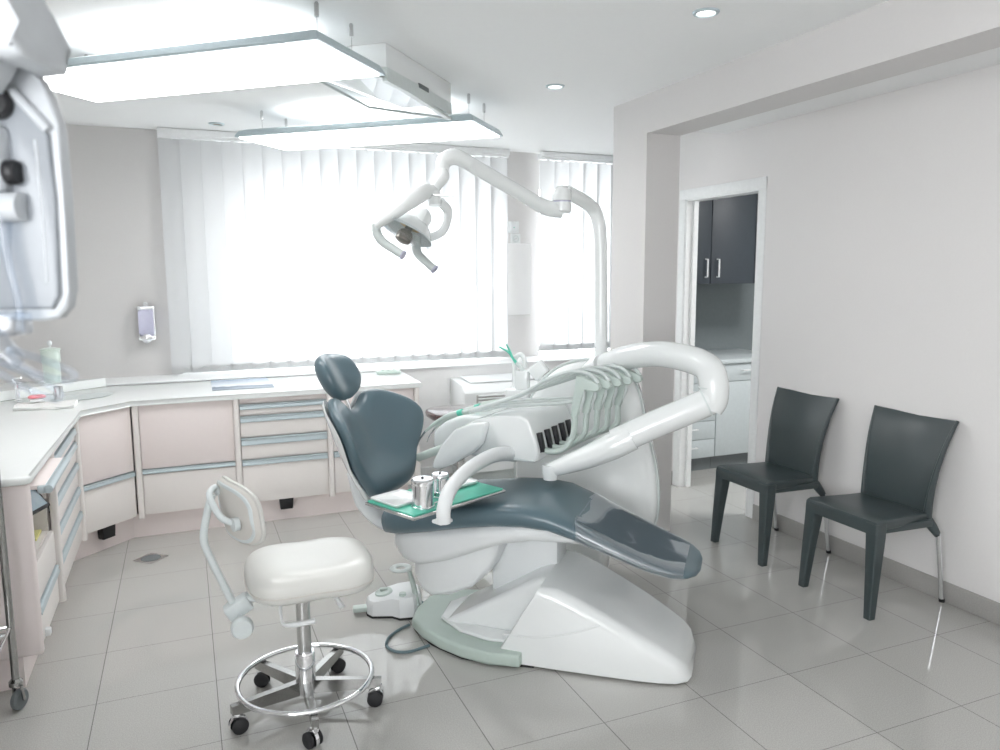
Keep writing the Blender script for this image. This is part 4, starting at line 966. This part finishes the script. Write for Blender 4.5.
MB().lathe([(.021, 0), (.026, 0), (.026, .012), (.021, .014)], 24, Matrix.Translation((-.012, .004, 1.748)) @ Matrix.Rotation(PI/2, 4, 'X')).build('knob_collar', M['xwhite'], xr)
MB().b2(-.045, -.004, -.045, .004, 1.625, 1.72, .010).build('knob_block', M['xwhite'], xr)
MB().lathe([(0, -.0), (.0165, -.0), (.0175, .004), (.0175, .012), (.015, .016), (0, .016)], 24, Matrix.Translation((-.003, -.030, 1.654)) @ Matrix.Rotation(PI/2, 4, 'Y')).build('knob', M['black'], xr, 'black thumb wheel')
MB().lathe([(0, 0), (.018, 0), (.018, .005), (0, .005)], 24, Matrix.Translation((-.008, -.030, 1.654)) @ Matrix.Rotation(PI/2, 4, 'Y')).build('knob_collar', M['xwhite'], xr)
MB().box((-.012, -.0455, 1.655), (.005, .003, .005), .001).build('status_light', M['led'], xr, 'green status light')
MB().tube([(-.06, -.030, 1.606), (.014, -.030, 1.606)], .0205, 18, smooth=0).build('handle', M['xwhite'], xr)
MB().tube([(-.012, -.035, 1.592), (-.008, -.04, 1.54), (.003, -.042, 1.47), (.004, -.045, 1.43)], [.012, .006, .005, .007], 12).build('hanger', M['clear'], xr)
MB().b2(-.05, .011, -.07, -.02, 1.425, 1.458, .006).build('hanger_block', M['clear'], xr, 'clear acrylic block')
for pts in ([(-.01, -.05, 1.405), (.02, -.052, 1.396), (.055, -.055, 1.384), (.083, -.057, 1.370), (.072, -.057, 1.361), (.03, -.056, 1.370), (.0, -.055, 1.388)],
            [(-.03, -.06, 1.390), (.0, -.06, 1.380), (.03, -.062, 1.366), (.064, -.064, 1.344), (.055, -.064, 1.335), (.015, -.062, 1.352), (-.025, -.06, 1.376)]):
    MB().tube(pts, .0055, 10, closed=True, smooth=4).build('temple_rest', M['clear'], xr, 'clear acrylic loop')
MB().tube([(-.03, -.05, 1.43), (-.02, -.05, 1.405), (-.0, -.05, 1.385)], [.012, .018, .014], 14).build('chin_mount', M['clear'], xr)

# ------------------------------------------------------------------ light, camera, look
w = bpy.data.worlds.new('sky'); bpy.context.scene.world = w; w.use_nodes = True
bg = w.node_tree.nodes['Background']; bg.inputs['Color'].default_value = (.96, .98, 1, 1); bg.inputs['Strength'].default_value = 5.0
def daylight(x0, x1, y, z0, z1, facing, power, name):
    l = bpy.data.lights.new(name, 'AREA'); l.shape = 'RECTANGLE'; l.size = x1-x0; l.size_y = z1-z0; l.energy = power; l.color = (.97, .985, 1)
    l.cycles.is_portal = True
    o = bpy.data.objects.new(name, l); C.objects.link(o); o.location = ((x0+x1)/2, y, (z0+z1)/2); o.rotation_euler = (facing*PI/2, 0, 0); return o
daylight(.42, 2.36, 5.99, .83, 2.10, -1, 1, 'daylight_window')
daylight(2.70, 3.44, 5.99, .83, 2.25, -1, 1, 'daylight_narrow_window')
pl_ = daylight(-1.95, .35, 0, .85, 2.2, 1, 1, 'daylight_added_opening'); pl_.location = (-1.39, -.80, 1.525); pl_.rotation_euler = (PI/2, 0, -PI/2)  # sampling portal for the unseen opening added in the left wall
lp_ = bpy.data.lights.new('pantry_fill_light', 'AREA'); lp_.size = .5; lp_.energy = 16; o_ = bpy.data.objects.new('pantry_fill_light', lp_); C.objects.link(o_); o_.location = (4.3, 3.3, 2.34)  # added fill light that brightens the pantry, no known fitting there

yaw, pitch, roll, f = .39354, .13436, -.00439, 759.28
cy, sy = math.cos(yaw), math.sin(yaw)
fw0 = V(sy, cy, 0); rt0 = V(cy, -sy, 0); upv = V(0, 0, 1)
fw = fw0*math.cos(pitch)-upv*math.sin(pitch); u0 = upv*math.cos(pitch)+fw0*math.sin(pitch)
rr = rt0*math.cos(roll)+u0*math.sin(roll); uu = u0*math.cos(roll)-rt0*math.sin(roll)
cam = bpy.data.cameras.new('camera'); co_ = bpy.data.objects.new('camera', cam); C.objects.link(co_)
m = Matrix((rr, uu, -fw)).transposed().to_4x4(); m.translation = V(0, 0, 1.511)
co_.matrix_world = m
cam.sensor_width = 36; cam.lens = f/1000*36; cam.clip_start = .05
cam.dof.use_dof = True; cam.dof.focus_distance = 3.3; cam.dof.aperture_fstop = 3.2
sc = bpy.context.scene; sc.camera = co_
sc.view_settings.view_transform = 'Standard'; sc.view_settings.look = 'None'; sc.view_settings.gamma = 1; sc.view_settings.use_curve_mapping = False
sc.view_settings.exposure = 1.3
sc.cycles.use_denoising = True; sc.cycles.max_bounces = 10; sc.cycles.diffuse_bounces = 6; sc.cycles.transparent_max_bounces = 16; sc.cycles.caustics_reflective = False; sc.cycles.caustics_refractive = False
sc.cycles.sample_clamp_indirect = 6
